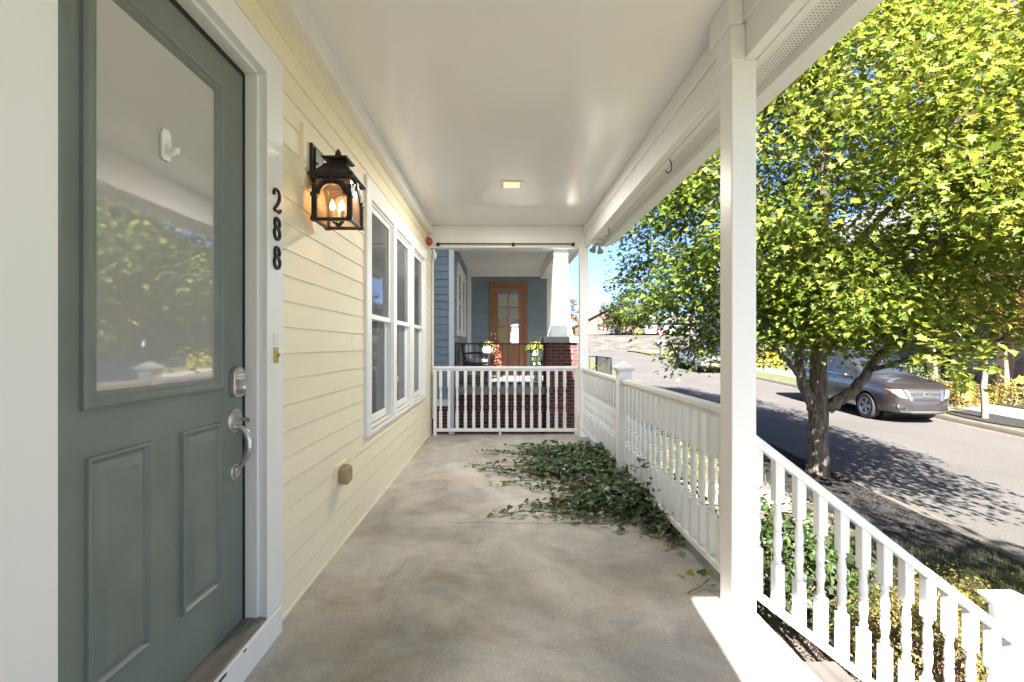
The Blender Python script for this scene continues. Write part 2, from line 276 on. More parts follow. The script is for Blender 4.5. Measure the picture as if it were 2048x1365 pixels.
# ------------------------------------------------------------------ mesh helpers
class MB:
    def __init__(s): s.v = []; s.f = []; s.c = []; s.uc = False
    def add(s, verts, faces, col=None):
        o = len(s.v); s.v.extend([tuple(p) for p in verts]); s.f.extend([tuple(i + o for i in f) for f in faces])
        if col is not None: s.uc = True; s.c.extend([col] * len(verts))
        return s
    def box(s, x0, x1, y0, y1, z0, z1):
        return s.add([(x0, y0, z0), (x1, y0, z0), (x1, y1, z0), (x0, y1, z0), (x0, y0, z1), (x1, y0, z1), (x1, y1, z1), (x0, y1, z1)],
                     [(0, 3, 2, 1), (4, 5, 6, 7), (0, 1, 5, 4), (1, 2, 6, 5), (2, 3, 7, 6), (3, 0, 4, 7)])
    def frustum(s, cx, cy, z0, z1, a0, b0, a1, b1):
        p = lambda a, b, z: [(cx - a, cy - b, z), (cx + a, cy - b, z), (cx + a, cy + b, z), (cx - a, cy + b, z)]
        return s.add(p(a0, b0, z0) + p(a1, b1, z1), [(0, 3, 2, 1), (4, 5, 6, 7), (0, 1, 5, 4), (1, 2, 6, 5), (2, 3, 7, 6), (3, 0, 4, 7)])
    def lathe(s, prof, seg=12, at=(0, 0, 0), axis='z', cap=True):
        vs = []; fs = []
        for (r, z) in prof:
            for k in range(seg):
                a = 2 * math.pi * k / seg; c_, s_ = r * math.cos(a), r * math.sin(a)
                p = (c_, s_, z) if axis == 'z' else ((z, c_, s_) if axis == 'x' else (s_, z, c_))
                vs.append((p[0] + at[0], p[1] + at[1], p[2] + at[2]))
        n = len(prof)
        for i in range(n - 1):
            for k in range(seg):
                k2 = (k + 1) % seg; fs.append((i * seg + k, i * seg + k2, (i + 1) * seg + k2, (i + 1) * seg + k))
        if cap: fs.append(tuple(range(seg - 1, -1, -1))); fs.append(tuple((n - 1) * seg + k for k in range(seg)))
        return s.add(vs, fs)
    def tube(s, pts, rad, seg=8, cap=True, col=None):
        pts = [Vector(p) for p in pts]; n = len(pts)
        if not hasattr(rad, '__len__'): rad = [rad] * n
        vs = []; fs = []; ref = None
        for i, p in enumerate(pts):
            t = (pts[min(i + 1, n - 1)] - pts[max(i - 1, 0)]).normalized()
            if ref is None: ref = t.orthogonal().normalized()
            ref = (ref - t * ref.dot(t)); ref = ref.normalized() if ref.length > 1e-6 else t.orthogonal().normalized()
            q = t.cross(ref)
            for k in range(seg):
                a = 2 * math.pi * k / seg; vs.append(p + (ref * math.cos(a) + q * math.sin(a)) * rad[i])
        for i in range(n - 1):
            for k in range(seg):
                k2 = (k + 1) % seg; fs.append((i * seg + k, i * seg + k2, (i + 1) * seg + k2, (i + 1) * seg + k))
        if cap: fs.append(tuple(range(seg - 1, -1, -1))); fs.append(tuple((n - 1) * seg + k for k in range(seg)))
        return s.add(vs, fs, col)
    def prism(s, poly, axis, a, b):
        """2-D polygon extruded along axis from a to b; poly in the other two axes (cyclic order)"""
        def P(u, v, w): return {'x': (w, u, v), 'y': (u, w, v), 'z': (u, v, w)}[axis]
        n = len(poly); vs = [P(u, v, a) for u, v in poly] + [P(u, v, b) for u, v in poly]
        return s.add(vs, [tuple(range(n - 1, -1, -1)), tuple(range(n, 2 * n))] + [(i, (i + 1) % n, n + (i + 1) % n, n + i) for i in range(n)])
    def grid(s, fn, nu, nv, col=None):
        vs = [fn(i / nu, j / nv) for i in range(nu + 1) for j in range(nv + 1)]
        return s.add(vs, [(i * (nv + 1) + j, (i + 1) * (nv + 1) + j, (i + 1) * (nv + 1) + j + 1, i * (nv + 1) + j + 1) for i in range(nu) for j in range(nv)], col)
    def ball(s, c, r, seg=12, rings=8, sc_=(1, 1, 1)):
        prof = [(r * math.sin(math.pi * i / rings), -r * math.cos(math.pi * i / rings)) for i in range(rings + 1)]
        o = len(s.v); s.lathe(prof, seg, (0, 0, 0), cap=False)
        for i in range(o, len(s.v)):
            p = s.v[i]; s.v[i] = (p[0] * sc_[0] + c[0], p[1] * sc_[1] + c[1], p[2] * sc_[2] + c[2])
        return s

def mesh_from(mb, name, material, smooth=False, base=(0, 0, 0)):
    me = bpy.data.meshes.new(name)
    b = Vector(base); me.from_pydata([(p[0] - b.x, p[1] - b.y, p[2] - b.z) for p in mb.v], [], mb.f)
    me.materials.append(MATS[material])
    if mb.uc:
        ca = me.color_attributes.new('tint', 'FLOAT_COLOR', 'POINT'); ca.data.foreach_set('color', np.array([(c[0], c[1], c[2], 1.0) for c in mb.c], dtype=np.float32).ravel())
    me.validate(clean_customdata=False)
    if not len(mb.v) > 200000 and material not in ('leaf', 'ivy_leaf', 'bush_leaf', 'single_leaf', 'single_ivy', 'blade', 'mulch_chip', 'orange_leaf'):
        import bmesh
        bm = bmesh.new(); bm.from_mesh(me); bmesh.ops.recalc_face_normals(bm, faces=bm.faces); bm.to_mesh(me); bm.free()
    if smooth:
        me.polygons.foreach_set('use_smooth', [True] * len(me.polygons))
        try: me.set_sharp_from_angle(angle=R(smooth if not isinstance(smooth, bool) else 40))
        except Exception: pass
    me.update(); return me
BASE = {}
def base_of(o):
    b = Vector((0, 0, 0))
    while o is not None: b += BASE.get(o.name, Vector((0, 0, 0))); o = o.parent
    return b
def tag(o, label=None, cat=None, group=None, kind=None):
    if label: o['label'] = label
    if cat: o['category'] = cat
    if group: o['group'] = group
    if kind: o['kind'] = kind
    return o
def thing(name, loc, label, cat, group=None, rotz=0.0, kind=None):
    o = bpy.data.objects.new(name, None); COL.objects.link(o); o.location = loc; o.rotation_euler = (0, 0, rotz); o.empty_display_size = 0.1
    BASE[o.name] = Vector(loc); return tag(o, label, cat, group, kind)
def part(name, mb, material, parent=None, smooth=False, bev=0.0, local=False, kind=None):
    """one mesh object; vertices are given in world space (or in the parent's space when local)"""
    if parent is None:
        a = np.array(mb.v); base = Vector(((a[:, 0].min() + a[:, 0].max()) / 2, (a[:, 1].min() + a[:, 1].max()) / 2, a[:, 2].min()))
    else: base = Vector((0, 0, 0)) if local else base_of(parent)
    me = mesh_from(mb, name, material, smooth, base); o = bpy.data.objects.new(name, me); COL.objects.link(o)
    if parent is None: o.location = base; BASE[o.name] = base
    else: o.parent = parent; BASE[o.name] = Vector((0, 0, 0))
    if bev:
        m = o.modifiers.new('bevel', 'BEVEL'); m.width = bev; m.segments = 2; m.limit_method = 'ANGLE'; m.angle_limit = R(40)
    if kind: o['kind'] = kind
    return o
def inst(name, me, parent, loc, rot=(0, 0, 0), scale=(1, 1, 1), local=False, bev=0.0):
    o = bpy.data.objects.new(name, me); COL.objects.link(o)
    if parent is not None: o.parent = parent
    o.location = Vector(loc) - (Vector((0, 0, 0)) if (local or parent is None) else base_of(parent)); o.rotation_euler = rot; o.scale = scale
    if bev:
        m = o.modifiers.new('bevel', 'BEVEL'); m.width = bev; m.segments = 2; m.limit_method = 'ANGLE'; m.angle_limit = R(40)
    return o
def B(*a): return MB().box(*a)

# ------------------------------------------------------------------ terrain: street that climbs gently away from the camera
SL, SK, RZ = 0.037, 0.057, -1.533
KN, KF = 5.68, 12.51                                   # near / far kerb, measured across the street
def road_z(y): return RZ + SL * min(max(y, -30), 52) + 0.012 * max(0, y - 52)
def ground_z(x, y):
    s = x - SK * y; r = road_z(y)
    if s <= KN:
        yard = -0.98 + 0.02 * min(max(y, -10), 40); t = min(max((s - 1.3) / (KN - 0.1 - 1.3), 0), 1); t = t * t * (3 - 2 * t)
        return yard * (1 - t) + (r + 0.115) * t
    return r + 0.125 + 0.035 * max(0, s - KF) if s >= KF else r
def strip(name, fn0, fn1, ys, zf, material, label, cat, kind='structure', nx=1, smooth=True):
    mb = MB(); vs = []; fs = []
    for y in ys:
        for k in range(nx + 1):
            x = fn0(y) + (fn1(y) - fn0(y)) * k / nx; vs.append((x, y, zf(x, y)))
    for i in range(len(ys) - 1):
        for k in range(nx): a = i * (nx + 1) + k; fs.append((a, a + 1, a + nx + 2, a + nx + 1))
    mb.add(vs, fs); o = part(name, mb, material, smooth=smooth); return tag(o, label, cat, kind=kind)
ys = list(np.arange(-30, 60.1, 1.0))
ysf = [-400, -100] + ys + [75, 100, 200, 600]
gs = lambda s: (lambda y: s + SK * y)
strip('ground', lambda y: -300, gs(KN - 0.16), ysf, lambda x, y: ground_z(max(x, -2), y) - (0.06 if x < -100 else 0), 'lawn', 'patchy green and tan lawn around the porch', 'lawn', nx=60)
strip('verge_lawn', gs(KF + 0.16), lambda y: 400, ysf, lambda x, y: ground_z(min(x, 40), y), 'lawn', 'sunlit lawn across the street behind the far kerb', 'lawn', nx=60)
strip('road', gs(KN - 0.02), gs(KF + 0.02), ysf, lambda x, y: road_z(y), 'asphalt', 'pale worn asphalt street climbing away between two kerbs', 'road', nx=8)
def kerb(name, s0, s1, y0, y1, label):
    mb = MB(); vs = []; fs = []; yy = [y for y in ysf if y0 <= y <= y1]
    prof = [(s0, -0.2), (s0, 0.118), (s0 + 0.02, 0.128), (s1 - 0.035, 0.128), (s1 - 0.01, 0.105), (s1 + 0.015, 0.006), (s1 + 0.30, 0.004)] if s1 > s0 else None
    if s1 < s0: prof = [(s0, -0.2), (s0, 0.118), (s0 - 0.02, 0.128), (s1 + 0.035, 0.128), (s1 + 0.01, 0.105), (s1 - 0.015, 0.006), (s1 - 0.30, 0.004)]
    for y in yy:
        for (s, z) in prof: vs.append((s + SK * y, y, road_z(y) + z))
    n = len(prof)
    for i in range(len(yy) - 1):
        for k in range(n - 1): fs.append((i * n + k, i * n + k + 1, (i + 1) * n + k + 1, (i + 1) * n + k))
    return tag(part(name, mb.add(vs, fs), 'kerb_concrete', smooth=True), label, 'kerb', kind='structure')
kerb('kerb', KN - 0.17, KN, -30, 60, 'concrete kerb and gutter beside the mulch bed')
kerb('kerb', KF + 0.17, KF, -30, 46, 'tan concrete kerb on the far side of the street')
SWF = lambda d: (lambda x, y: ground_z(x, y) + d)
strip('pavement', gs(13.95), gs(15.35), ys, SWF(0.012), 'pale_concrete', 'pale concrete pavement across the street', 'pavement', nx=1)
strip('side_road', lambda y: 12.0, lambda y: 120, [46.0, 47.5, 50.0, 53.0, 55.5], lambda x, y: ground_z(min(x, 40), y) * 0 + road_z(y) + 0.006 + 0.001 * max(0, x - 14), 'asphalt', 'side street running off at the far junction', 'road', nx=12)
strip('concrete_walk', lambda y: 2.5, lambda y: 4.15, [5.95, 6.4, 6.9], SWF(0.05), 'pale_concrete', 'short pale concrete walk beyond the leafy shrub', 'path', nx=3)
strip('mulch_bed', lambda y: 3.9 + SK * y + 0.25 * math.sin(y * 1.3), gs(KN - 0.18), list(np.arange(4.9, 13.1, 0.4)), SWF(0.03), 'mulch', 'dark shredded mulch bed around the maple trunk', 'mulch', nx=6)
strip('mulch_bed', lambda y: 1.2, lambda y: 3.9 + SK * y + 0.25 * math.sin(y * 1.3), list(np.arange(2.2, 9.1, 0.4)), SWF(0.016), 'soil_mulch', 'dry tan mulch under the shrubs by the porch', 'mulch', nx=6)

# ------------------------------------------------------------------ porch floor
floor_o = part('porch_floor', MB().box(-0.97, 1.155, -1.3, 6.20, -1.0, 0.0), 'porch_concrete', bev=0.012)
tag(floor_o, 'stained grey brown concrete porch floor', 'porch floor', kind='structure')

# ------------------------------------------------------------------ the yellow house
HX = -0.954
house = thing('yellow_house', (-3.5, 2.5, 0), 'pale yellow clapboard house with white trim and porch roof', 'house')
core = part('wall', MB().box(-7, -1.3, -1.2, 6.28, -1, 2.81).box(-7, -0.99, -1.2, 6.28, 2.8101, 6.5).box(-7, 0.605, -1.7, -1.2, -1, 6.5).box(-1.3, HX - 0.03, 6.22, 6.28, -1, 2.81), 'yellow_paint', house)  # wing slab behind the camera added to block sun; upper box heightened for shade
EXP = 0.1154
def lap_board(y0, y1, z, h=EXP, x=HX, th=0.010, out=0.0075):
    """one lapped board on a wall that faces +X: bottom edge stands proud"""
    return MB().prism([(x, z), (x - th - out, z), (x - th - out, z + h + 0.012), (x - out, z + h + 0.012), (x - out * 0.12, z + 0.006)], 'y', y0, y1)
def cut(segs, a, b):
    r = []
    for (p, q) in segs:
        if b <= p or a >= q: r.append((p, q)); continue
        if a > p: r.append((p, a))
        if b < q: r.append((b, q))
    return r
z = 0.0146; k = 0
while z < 2.66:
    segs = [(-1.2, 6.28)]
    if z < 2.33: segs = cut(segs, 0.90, 1.87)
    if z + EXP > 0.62 and z < 2.30: segs = cut(segs, 3.25, 5.72)
    if k % 3 == 1: segs = cut(segs, 2.9201, 2.9215)
    for (a, b) in segs:
        part('siding_board', lap_board(a, b, z, min(EXP, 2.70 - z)), 'yellow_paint', core)
    z += EXP; k += 1
part('skirt_board', B(HX - 0.02, HX + 0.004, 1.915, 6.28, 0.0, 0.016), 'yellow_paint', house, bev=0.002)
# door surround
fr = part('door_frame', MB().box(-1.06, -0.93, 1.812, 1.945, 0.117, 2.288).box(-1.06, -0.93, 0.827, 0.957, 0.117, 2.288).box(-1.06, -0.93, 0.827, 1.945, 2.288, 2.404), 'white_paint', house, bev=0.003)
part('door_stop', MB().box(-1.06, -0.964, 1.800, 1.8125, 0.12, 2.276).box(-1.06, -0.964, 0.9565, 0.968, 0.12, 2.276).box(-1.06, -0.964, 0.968, 1.80, 2.276, 2.2885), 'white_paint', fr, bev=0.002)
part('weather_strip', MB().box(-1.045, -1.012, 1.789, 1.801, 0.125, 2.272).box(-1.045, -1.012, 0.967, 0.978, 0.125, 2.272).box(-1.045, -1.012, 0.978, 1.789, 2.258, 2.275), 'black_rubber', fr)
kick = part('kick_board', MB().box(-0.955, -0.917, 0.80, 1.912, 0.0, 0.113), 'white_paint', house, bev=0.004)
th = part('threshold', MB().prism([(-1.05, 0.10), (-0.93, 0.10), (-0.93, 0.116), (-1.0, 0.124), (-1.05, 0.126)], 'y', 0.957, 1.812), 'aluminium', house)
for i in range(5): part('ridge', B(-0.995 + i * 0.013, -0.989 + i * 0.013, 0.958, 1.811, 0.115, 0.1262 - i * 0.0014), 'aluminium', th)
for (yy, w, zz, hh) in ((1.47, .05, .113, .006), (1.39, .03, .113, .005), (1.33, .016, .113, .006), (1.62, .02, .113, .004), (1.25, .02, .113, .005)):
    part('paint_chip', MB().box(-0.9545, -0.9165, yy, yy + w, zz - hh * 2.2, zz - hh * 0.4), 'dark_slot', kick)
# the green door
DX = -1.016
door = part('door', B(DX - 0.045, DX, 0.972, 1.794, 0.126, 2.262), 'door_green', house, bev=0.002)
def frame_ring(x0, y0, y1, z0, z1, prof, cap=False):
    """picture-frame moulding on a plane facing +X; prof = list of (inset, height)"""
    mb = MB(); vs = []; n = len(prof)
    for (d, h) in prof: vs += [(x0 + h, y0 + d, z0 + d), (x0 + h, y1 - d, z0 + d), (x0 + h, y1 - d, z1 - d), (x0 + h, y0 + d, z1 - d)]
    return mb.add(vs, [(i * 4 + k, i * 4 + (k + 1) % 4, (i + 1) * 4 + (k + 1) % 4, (i + 1) * 4 + k) for i in range(n - 1) for k in range(4)] + ([((n - 1) * 4, (n - 1) * 4 + 1, (n - 1) * 4 + 2, (n - 1) * 4 + 3)] if cap else []))
gm = part('glass_moulding', frame_ring(DX, 1.096, 1.652, 1.042, 2.144, [(0, -0.004), (0.001, 0.010), (0.008, 0.016), (0.018, 0.017), (0.024, 0.010), (0.034, 0.012), (0.042, 0.004), (0.046, -0.003)]), 'door_green', door, smooth=25)
part('glass_pane', B(DX - 0.012, DX + 0.0015, 1.135, 1.613, 1.08, 2.106), 'door_glass', door)
for (a, b) in ((1.109, 1.317), (1.442, 1.648)):
    part('door_panel', frame_ring(DX, a, b, 0.338, 0.926, [(0, 0.0005), (0.003, 0.009), (0.010, 0.011), (0.015, 0.004), (0.020, 0.001), (0.026, 0.001), (0.048, 0.013), (0.054, 0.0135)], True), 'door_green', door, smooth=25)
# deadbolt with keypad
dead = part('deadbolt', MB().prism([(1.71, 1.005), (1.76, 1.005), (1.772, 1.02), (1.772, 1.10), (1.755, 1.118), (1.735, 1.122), (1.715, 1.118), (1.698, 1.10), (1.698, 1.02)], 'x', DX, DX + 0.022), 'satin_nickel', door, bev=0.004)
part('key_cylinder', MB().lathe([(0.027, 0), (0.025, 0.012), (0.020, 0.026), (0.017, 0.030)], 16, (DX + 0.021, 1.735, 1.042), 'x'), 'satin_nickel', dead, smooth=True)
for r_ in range(2):
    for c_ in range(5): part('key_button', B(DX + 0.021, DX + 0.0245, 1.708 + c_ * 0.0115, 1.716 + c_ * 0.0115, 1.073 + r_ * 0.013, 1.081 + r_ * 0.013), 'white_plastic', dead)
part('status_lamp', B(DX + 0.021, DX + 0.0235, 1.727, 1.743, 1.102, 1.108), 'white_plastic', dead)
hs_ = part('handle_rosette', MB().lathe([(0.047, 0), (0.046, 0.005), (0.036, 0.009), (0.034, 0.013), (0.0, 0.014)], 24, (DX, 1.733, 0.915), 'x'), 'satin_nickel', door, smooth=True)
part('handle_foot', MB().lathe([(0.032, 0), (0.031, 0.005), (0.022, 0.008), (0.021, 0.013), (0, 0.014)], 20, (DX, 1.733, 0.72), 'x'), 'satin_nickel', door, smooth=True)
part('thumb_latch', MB().tube([(DX + 0.01, 1.733, 0.918), (DX + 0.035, 1.735, 0.921), (DX + 0.058, 1.737, 0.915)], [0.006, 0.007, 0.009], 8), 'satin_nickel', hs_, smooth=True)
part('handle_grip', MB().tube([(DX + 0.012, 1.733, 0.893), (DX + 0.03, 1.733, 0.885), (DX + 0.048, 1.733, 0.868), (DX + 0.057, 1.733, 0.84), (DX + 0.056, 1.733, 0.81), (DX + 0.045, 1.733, 0.775), (DX + 0.028, 1.733, 0.745), (DX + 0.012, 1.733, 0.725)], [0.011, 0.012, 0.013, 0.0145, 0.0135, 0.011, 0.0085, 0.008], 12), 'satin_nickel', hs_, smooth=True)

# house number on the casing
def stroke(pts, rad, depth, x0):
    """a flat bevelled stroke lying on a plane facing +X; pts in (y, z)"""
    mb = MB(); n = len(pts); vs = []; fs = []
    for i, (y, zz) in enumerate(pts):
        a = Vector(pts[max(i - 1, 0)]); b = Vector(pts[min(i + 1, n - 1)]); t = (b - a); t = t.normalized() if t.length else Vector((1, 0)); nn = Vector((-t.y, t.x)); r_ = rad[i] if hasattr(rad, '__len__') else rad
        for (s_, h) in ((-1, 0), (-1, depth * 0.6), (-0.45, depth), (0.45, depth), (1, depth * 0.6), (1, 0)): vs.append((x0 + h, y + nn.x * r_ * s_, zz + nn.y * r_ * s_))
    for i in range(n - 1):
        for k in range(5): fs.append((i * 6 + k, i * 6 + k + 1, (i + 1) * 6 + k + 1, (i + 1) * 6 + k))
    fs.append((0, 1, 2, 3, 4, 5)); o = (n - 1) * 6; fs.append((o + 5, o + 4, o + 3, o + 2, o + 1, o)); return mb.add(vs, fs)
def loop(cy, cz, ry, rz, n=22, r0=0.0055, r1=0.0085):
    pts = [(cy + ry * math.cos(2 * math.pi * i / n), cz + rz * math.sin(2 * math.pi * i / n)) for i in range(n + 1)]
    return pts, [r0 + (r1 - r0) * abs(math.cos(2 * math.pi * i / n)) for i in range(n + 1)]
NX = -0.9295
d2 = [(1.858, 1.818), (1.857, 1.830), (1.865, 1.842), (1.880, 1.846), (1.896, 1.840), (1.905, 1.824), (1.902, 1.806), (1.890, 1.788), (1.872, 1.770), (1.857, 1.757), (1.862, 1.756), (1.880, 1.757), (1.902, 1.756), (1.909, 1.762), (1.910, 1.770)]
num2 = part('house_number', stroke(d2, [0.008, 0.007, 0.006, 0.006, 0.007, 0.0085, 0.0085, 0.007, 0.006, 0.0055, 0.006, 0.0065, 0.0065, 0.005, 0.004], 0.009, NX), 'number_metal', house, smooth=30); num2['label'] = 'dark metal numeral 2 on the door casing'
for zc in (1.684, 1.564):
    a, ra = loop(1.884, zc + 0.022, 0.019, 0.021); b, rb = loop(1.884, zc - 0.020, 0.0225, 0.024)
    m_ = stroke(a, ra, 0.009, NX); m2 = stroke(b, rb, 0.0085, NX); m_.add(m2.v, m2.f)
    o = part('house_number', m_, 'number_metal', house, smooth=30); o['label'] = 'dark metal numeral 8 on the door casing'
# triple window
def double_hung(parent, y0, y1, z0, z1, zm, x):
    """double-hung window facing +X: outer upper sash, inner lower sash, sloping sill; child of the house"""
    w = part('window', MB().box(x - 0.085, x, y0 - 0.002, y0 + 0.018, z0, z1).box(x - 0.085, x, y1 - 0.018, y1 + 0.002, z0, z1).box(x - 0.085, x, y0 + 0.018, y1 - 0.018, z1 - 0.018, z1 + 0.001), 'white_paint', parent, bev=0.002)
    a, b = y0 + 0.018, y1 - 0.018; st = 0.042
    def sash(nm, xx, za, zb, bot):
        part(nm, MB().box(xx - 0.03, xx, a, a + st, za, zb).box(xx - 0.03, xx, b - st, b, za, zb).box(xx - 0.03, xx, a + st, b - st, zb - st, zb).box(xx - 0.03, xx, a + st, b - st, za, za + bot), 'white_paint', w, bev=0.003)
        part('pane', B(xx - 0.018, xx - 0.013, a + st - 0.003, b - st + 0.003, za + bot - 0.003, zb - st + 0.003), 'window_glass', w)
    sash('upper_sash', x - 0.012, zm, z1 - 0.018, 0.038); sash('lower_sash', x - 0.045, z0 + 0.015, zm + 0.04, 0.062)
    part('window_sill', MB().prism([(x - 0.09, z0 - 0.02), (x + 0.003, z0 - 0.02), (x + 0.003, z0 - 0.004), (x - 0.09, z0 + 0.016)], 'y', a, b), 'aluminium', w)
    part('sill_track', MB().box(x - 0.036, x - 0.030, a, b, z0 - 0.004, z0 + 0.016), 'white_paint', w)
    n = 26; cm = MB()
    cm.grid(lambda u, v: (x - 0.14 - 0.012 * math.sin(u * 26), y0 - 0.05 + (y1 - y0 + 0.1) * (0.40 + 0.62 * u), z0 - 0.1 + (z1 - z0 + 0.2) * v), 40, 2)
    part('curtain', cm, 'curtain_cloth', w, smooth=60)
    return w
mat('curtain_cloth', (0.75, 0.75, 0.75), 0.9, var=0.05)
mat('room_dark', (0.25, 0.25, 0.25), 0.9)
WX = -0.952
ops = ((3.30, 3.985), (4.105, 4.80), (4.92, 5.62))
for (a, b) in ops: double_hung(house, a, b, 0.585, 2.262, 1.40, WX)
wc = part('window_casing', MB().box(-0.99, -0.935, 3.184, 3.30, 0.5535, 2.404).box(-0.99, -0.935, 5.62, 5.76, 0.5535, 2.404).box(-0.99, -0.935, 3.30, 5.62, 2.262, 2.404).box(-0.99, -0.935, 3.30, 5.62, 0.5535, 0.581)
          .box(-0.99, -0.938, 3.985, 4.105, 0.581, 2.262).box(-0.99, -0.938, 4.80, 4.92, 0.581, 2.262), 'white_paint', house, bev=0.003)
part('window_backing', MB().box(-1.298, -1.29, 3.0, 5.9, 0.4, 2.5), 'room_dark', house)
# porch ceiling, crown, beams, soffit, roof mass
CZ = 2.775
ceil = part('ceiling', B(-0.98, 1.30, -1.14, 6.12, CZ, CZ + 0.02), 'ceiling_paint', house)
part('crown_board', MB().box(-0.99, -0.90, -1.14, 5.97, 2.652, CZ - 0.001), 'white_paint', house, bev=0.004)
bm_ = part('beam', MB().box(1.095, 1.15, -1.12, 6.09, 2.488, CZ - 0.001).box(-0.952, 1.095, 5.972, 6.09, 2.488, CZ - 0.001).box(-0.952, 1.095, -1.12, -1.0, 2.488, CZ - 0.001), 'white_paint', house, bev=0.004)  # last box: unseen cross beam, added to cut off sunlight on the floor
part('beam_band', MB().box(1.083, 1.0945, -1.12, 5.9715, 2.652, CZ - 0.002).box(-0.90, 1.083, 5.959, 5.9715, 2.652, CZ - 0.002), 'white_paint', bm_, bev=0.003)
part('soffit_panel', B(1.1505, 1.285, -1.14, 5.72, 2.492, 2.50), 'soffit_vent', house)
part('soffit_strip', B(1.1505, 1.188, -1.14, 5.721, 2.484, 2.4915), 'white_paint', house)
part('fascia', MB().prism([(1.285, 2.54), (1.2855, 2.446), (1.342, 2.444), (1.344, 2.60), (1.30, 2.60)], 'y', -1.15, 5.73), 'white_paint', house, bev=0.003)
part('gutter', MB().prism([(1.346, 2.58), (1.346, 2.470), (1.41, 2.472), (1.44, 2.52), (1.452, 2.58)], 'y', -1.15, 5.74), 'white_paint', house, bev=0.003)
part('soffit_end', B(1.1505, 1.34, 5.721, 5.735, 2.45, 2.60), 'white_paint', house)
part('roof', MB().prism([(1.47, 2.585), (1.47, 2.62), (1.0, 3.0), (-1.0, 4.3), (-7.2, 4.3), (-7.2, 2.80), (1.30, 2.80)], 'y', -1.16, 5.76), 'roof_grey', house)
part('added_shade_slab', MB().box(1.4705, 1.69, -1.16, 1.25, 2.50, 2.60), 'white_paint', house)  # added out of view to widen the roof's shadow over the stair rail
part('added_shade_block', MB().box(-0.9, 1.08, -1.0, 5.92, 2.80, 4.10), 'yellow_paint', house)  # invented mass above the ceiling, sized to shade the neighbour's column base
# posts with stacked capitals
def post(y0):
    x0, x1 = 1.036, 1.148; y1 = y0 + 0.112
    p = part('post', B(x0, x1, y0, y1, 0.0, 2.4875), 'white_paint', house, bev=0.006)
    part('capital', MB().box(x0 - 0.006, 1.0948, y0 - 0.006, y1 + 0.028, 2.4785, 2.64).box(x0 - 0.02, 1.0825, y0 - 0.012, y1 + 0.066, 2.6405, CZ - 0.002), 'white_paint', p, bev=0.004)
    return p
post(2.043); post(5.975)
# downspout strip at the wall end
part('corner_pipe', MB().tube([(-0.935, 6.25, 0.2), (-0.935, 6.25, 2.38), (-0.93, 6.24, 2.46)], 0.013, 8), 'white_plastic', house, smooth=True)

# ------------------------------------------------------------------ railings
def baluster_mesh(name, zb, zt, w=0.021, n=10):
    """square ends, turned middle"""
    L_ = zt - zb; mb = MB(); q0, q1 = zb + 0.30 * L_, zt - 0.285 * L_
    mb.box(-w, w, -w, w, zb, q0); mb.box(-w, w, -w, w, q1, zt); H = q1 - q0
    pr = [(0.018, 0), (0.019, .02), (0.013, .035), (0.018, .06), (0.0195, .075), (0.0165, .10), (0.0135, .12), (0.0150, .2), (0.0195, .30), (0.0205, .36), (0.0175, .44), (0.0145, .485), (0.019, .50), (0.020, .52), (0.0145, .54), (0.018, .60), (0.0195, .68), (0.017, .78), (0.0140, .87), (0.0135, .90), (0.0185, .925), (0.0195, .95), (0.0140, .97), (0.018, 1.0)]
    mb.lathe([(r_ * w / 0.021, q0 + t * H) for r_, t in pr], n, cap=False)
    me = mesh_from(mb, name, 'white_rail', smooth=35); return me
def railing(name, label, p0, p1, zt, zb, n, first, step, axis, rail_w=0.058, extra=()):
    """straight rail between posts: axis 'x' or 'y'; p0/p1 along axis; fixed = other coordinate in extra"""
    fix = extra[0]; w = rail_w / 2
    mk = (lambda a, b, c, d: (a, b, fix - c, fix + c, *d)) if axis == 'x' else (lambda a, b, c, d: (fix - c, fix + c, a, b, *d))
    t = thing(name, ((p0 + p1) / 2, fix, 0) if axis == 'x' else (fix, (p0 + p1) / 2, 0), label, 'railing', 'white turned-baluster railings of the porch')
    part('top_rail', MB().box(*mk(p0, p1, w, (zt - 0.035, zt))).box(*mk(p0, p1, w * 0.62, (zt - 0.062, zt - 0.0352))), 'white_rail', t, bev=0.006)
    part('bottom_rail', MB().box(*mk(p0, p1, w * 0.8, (zb, zb + 0.038))), 'white_rail', t, bev=0.005)
    me = baluster_mesh('baluster', zb + 0.038, zt - 0.0622)
    for i in range(n):
        q = first + i * step; inst('baluster', me, t, (q, fix, 0) if axis == 'x' else (fix, q, 0), bev=0.0025)
    return t
far_r = railing('porch_railing', 'white baluster railing across the far end of the porch', -0.905, 1.034, 0.925, 0.052, 16, -0.808, 0.1107, 'x', 0.075, (6.10,))
part('end_stile', MB().box(-0.905, -0.862, 6.075, 6.125, 0.001, 0.88).box(0.985, 1.034, 6.075, 6.125, 0.001, 0.88), 'white_rail', far_r, bev=0.004)
part('rail_foot', B(-0.03, 0.005, 6.083, 6.117, 0.001, 0.052), 'white_rail', far_r, bev=0.003)
railing('porch_railing', 'white side railing between the newel and the far corner post', 4.115, 5.973, 0.905, 0.085, 16, 4.215, 0.1115, 'y', 0.06, (1.09,))
railing('porch_railing', 'white side railing between the near roof post and the newel', 2.157, 3.999, 0.905, 0.085, 16, 2.245, 0.1115, 'y', 0.06, (1.09,))
nw = thing('newel_post', (1.093, 4.055, 0), 'short white newel post with pyramid cap amid the side railing', 'newel post')
part('shaft', B(1.036, 1.15, 4.0, 4.114, 0.0, 0.975), 'white_rail', nw, bev=0.005)
part('cap', MB().frustum(1.093, 4.057, 0.975, 0.992, 0.062, 0.062, 0.078, 0.078).frustum(1.093, 4.057, 0.9922, 1.010, 0.083, 0.083, 0.085, 0.085).frustum(1.093, 4.057, 1.0102, 1.066, 0.080, 0.080, 0.004, 0.004), 'white_rail', nw, bev=0.003)
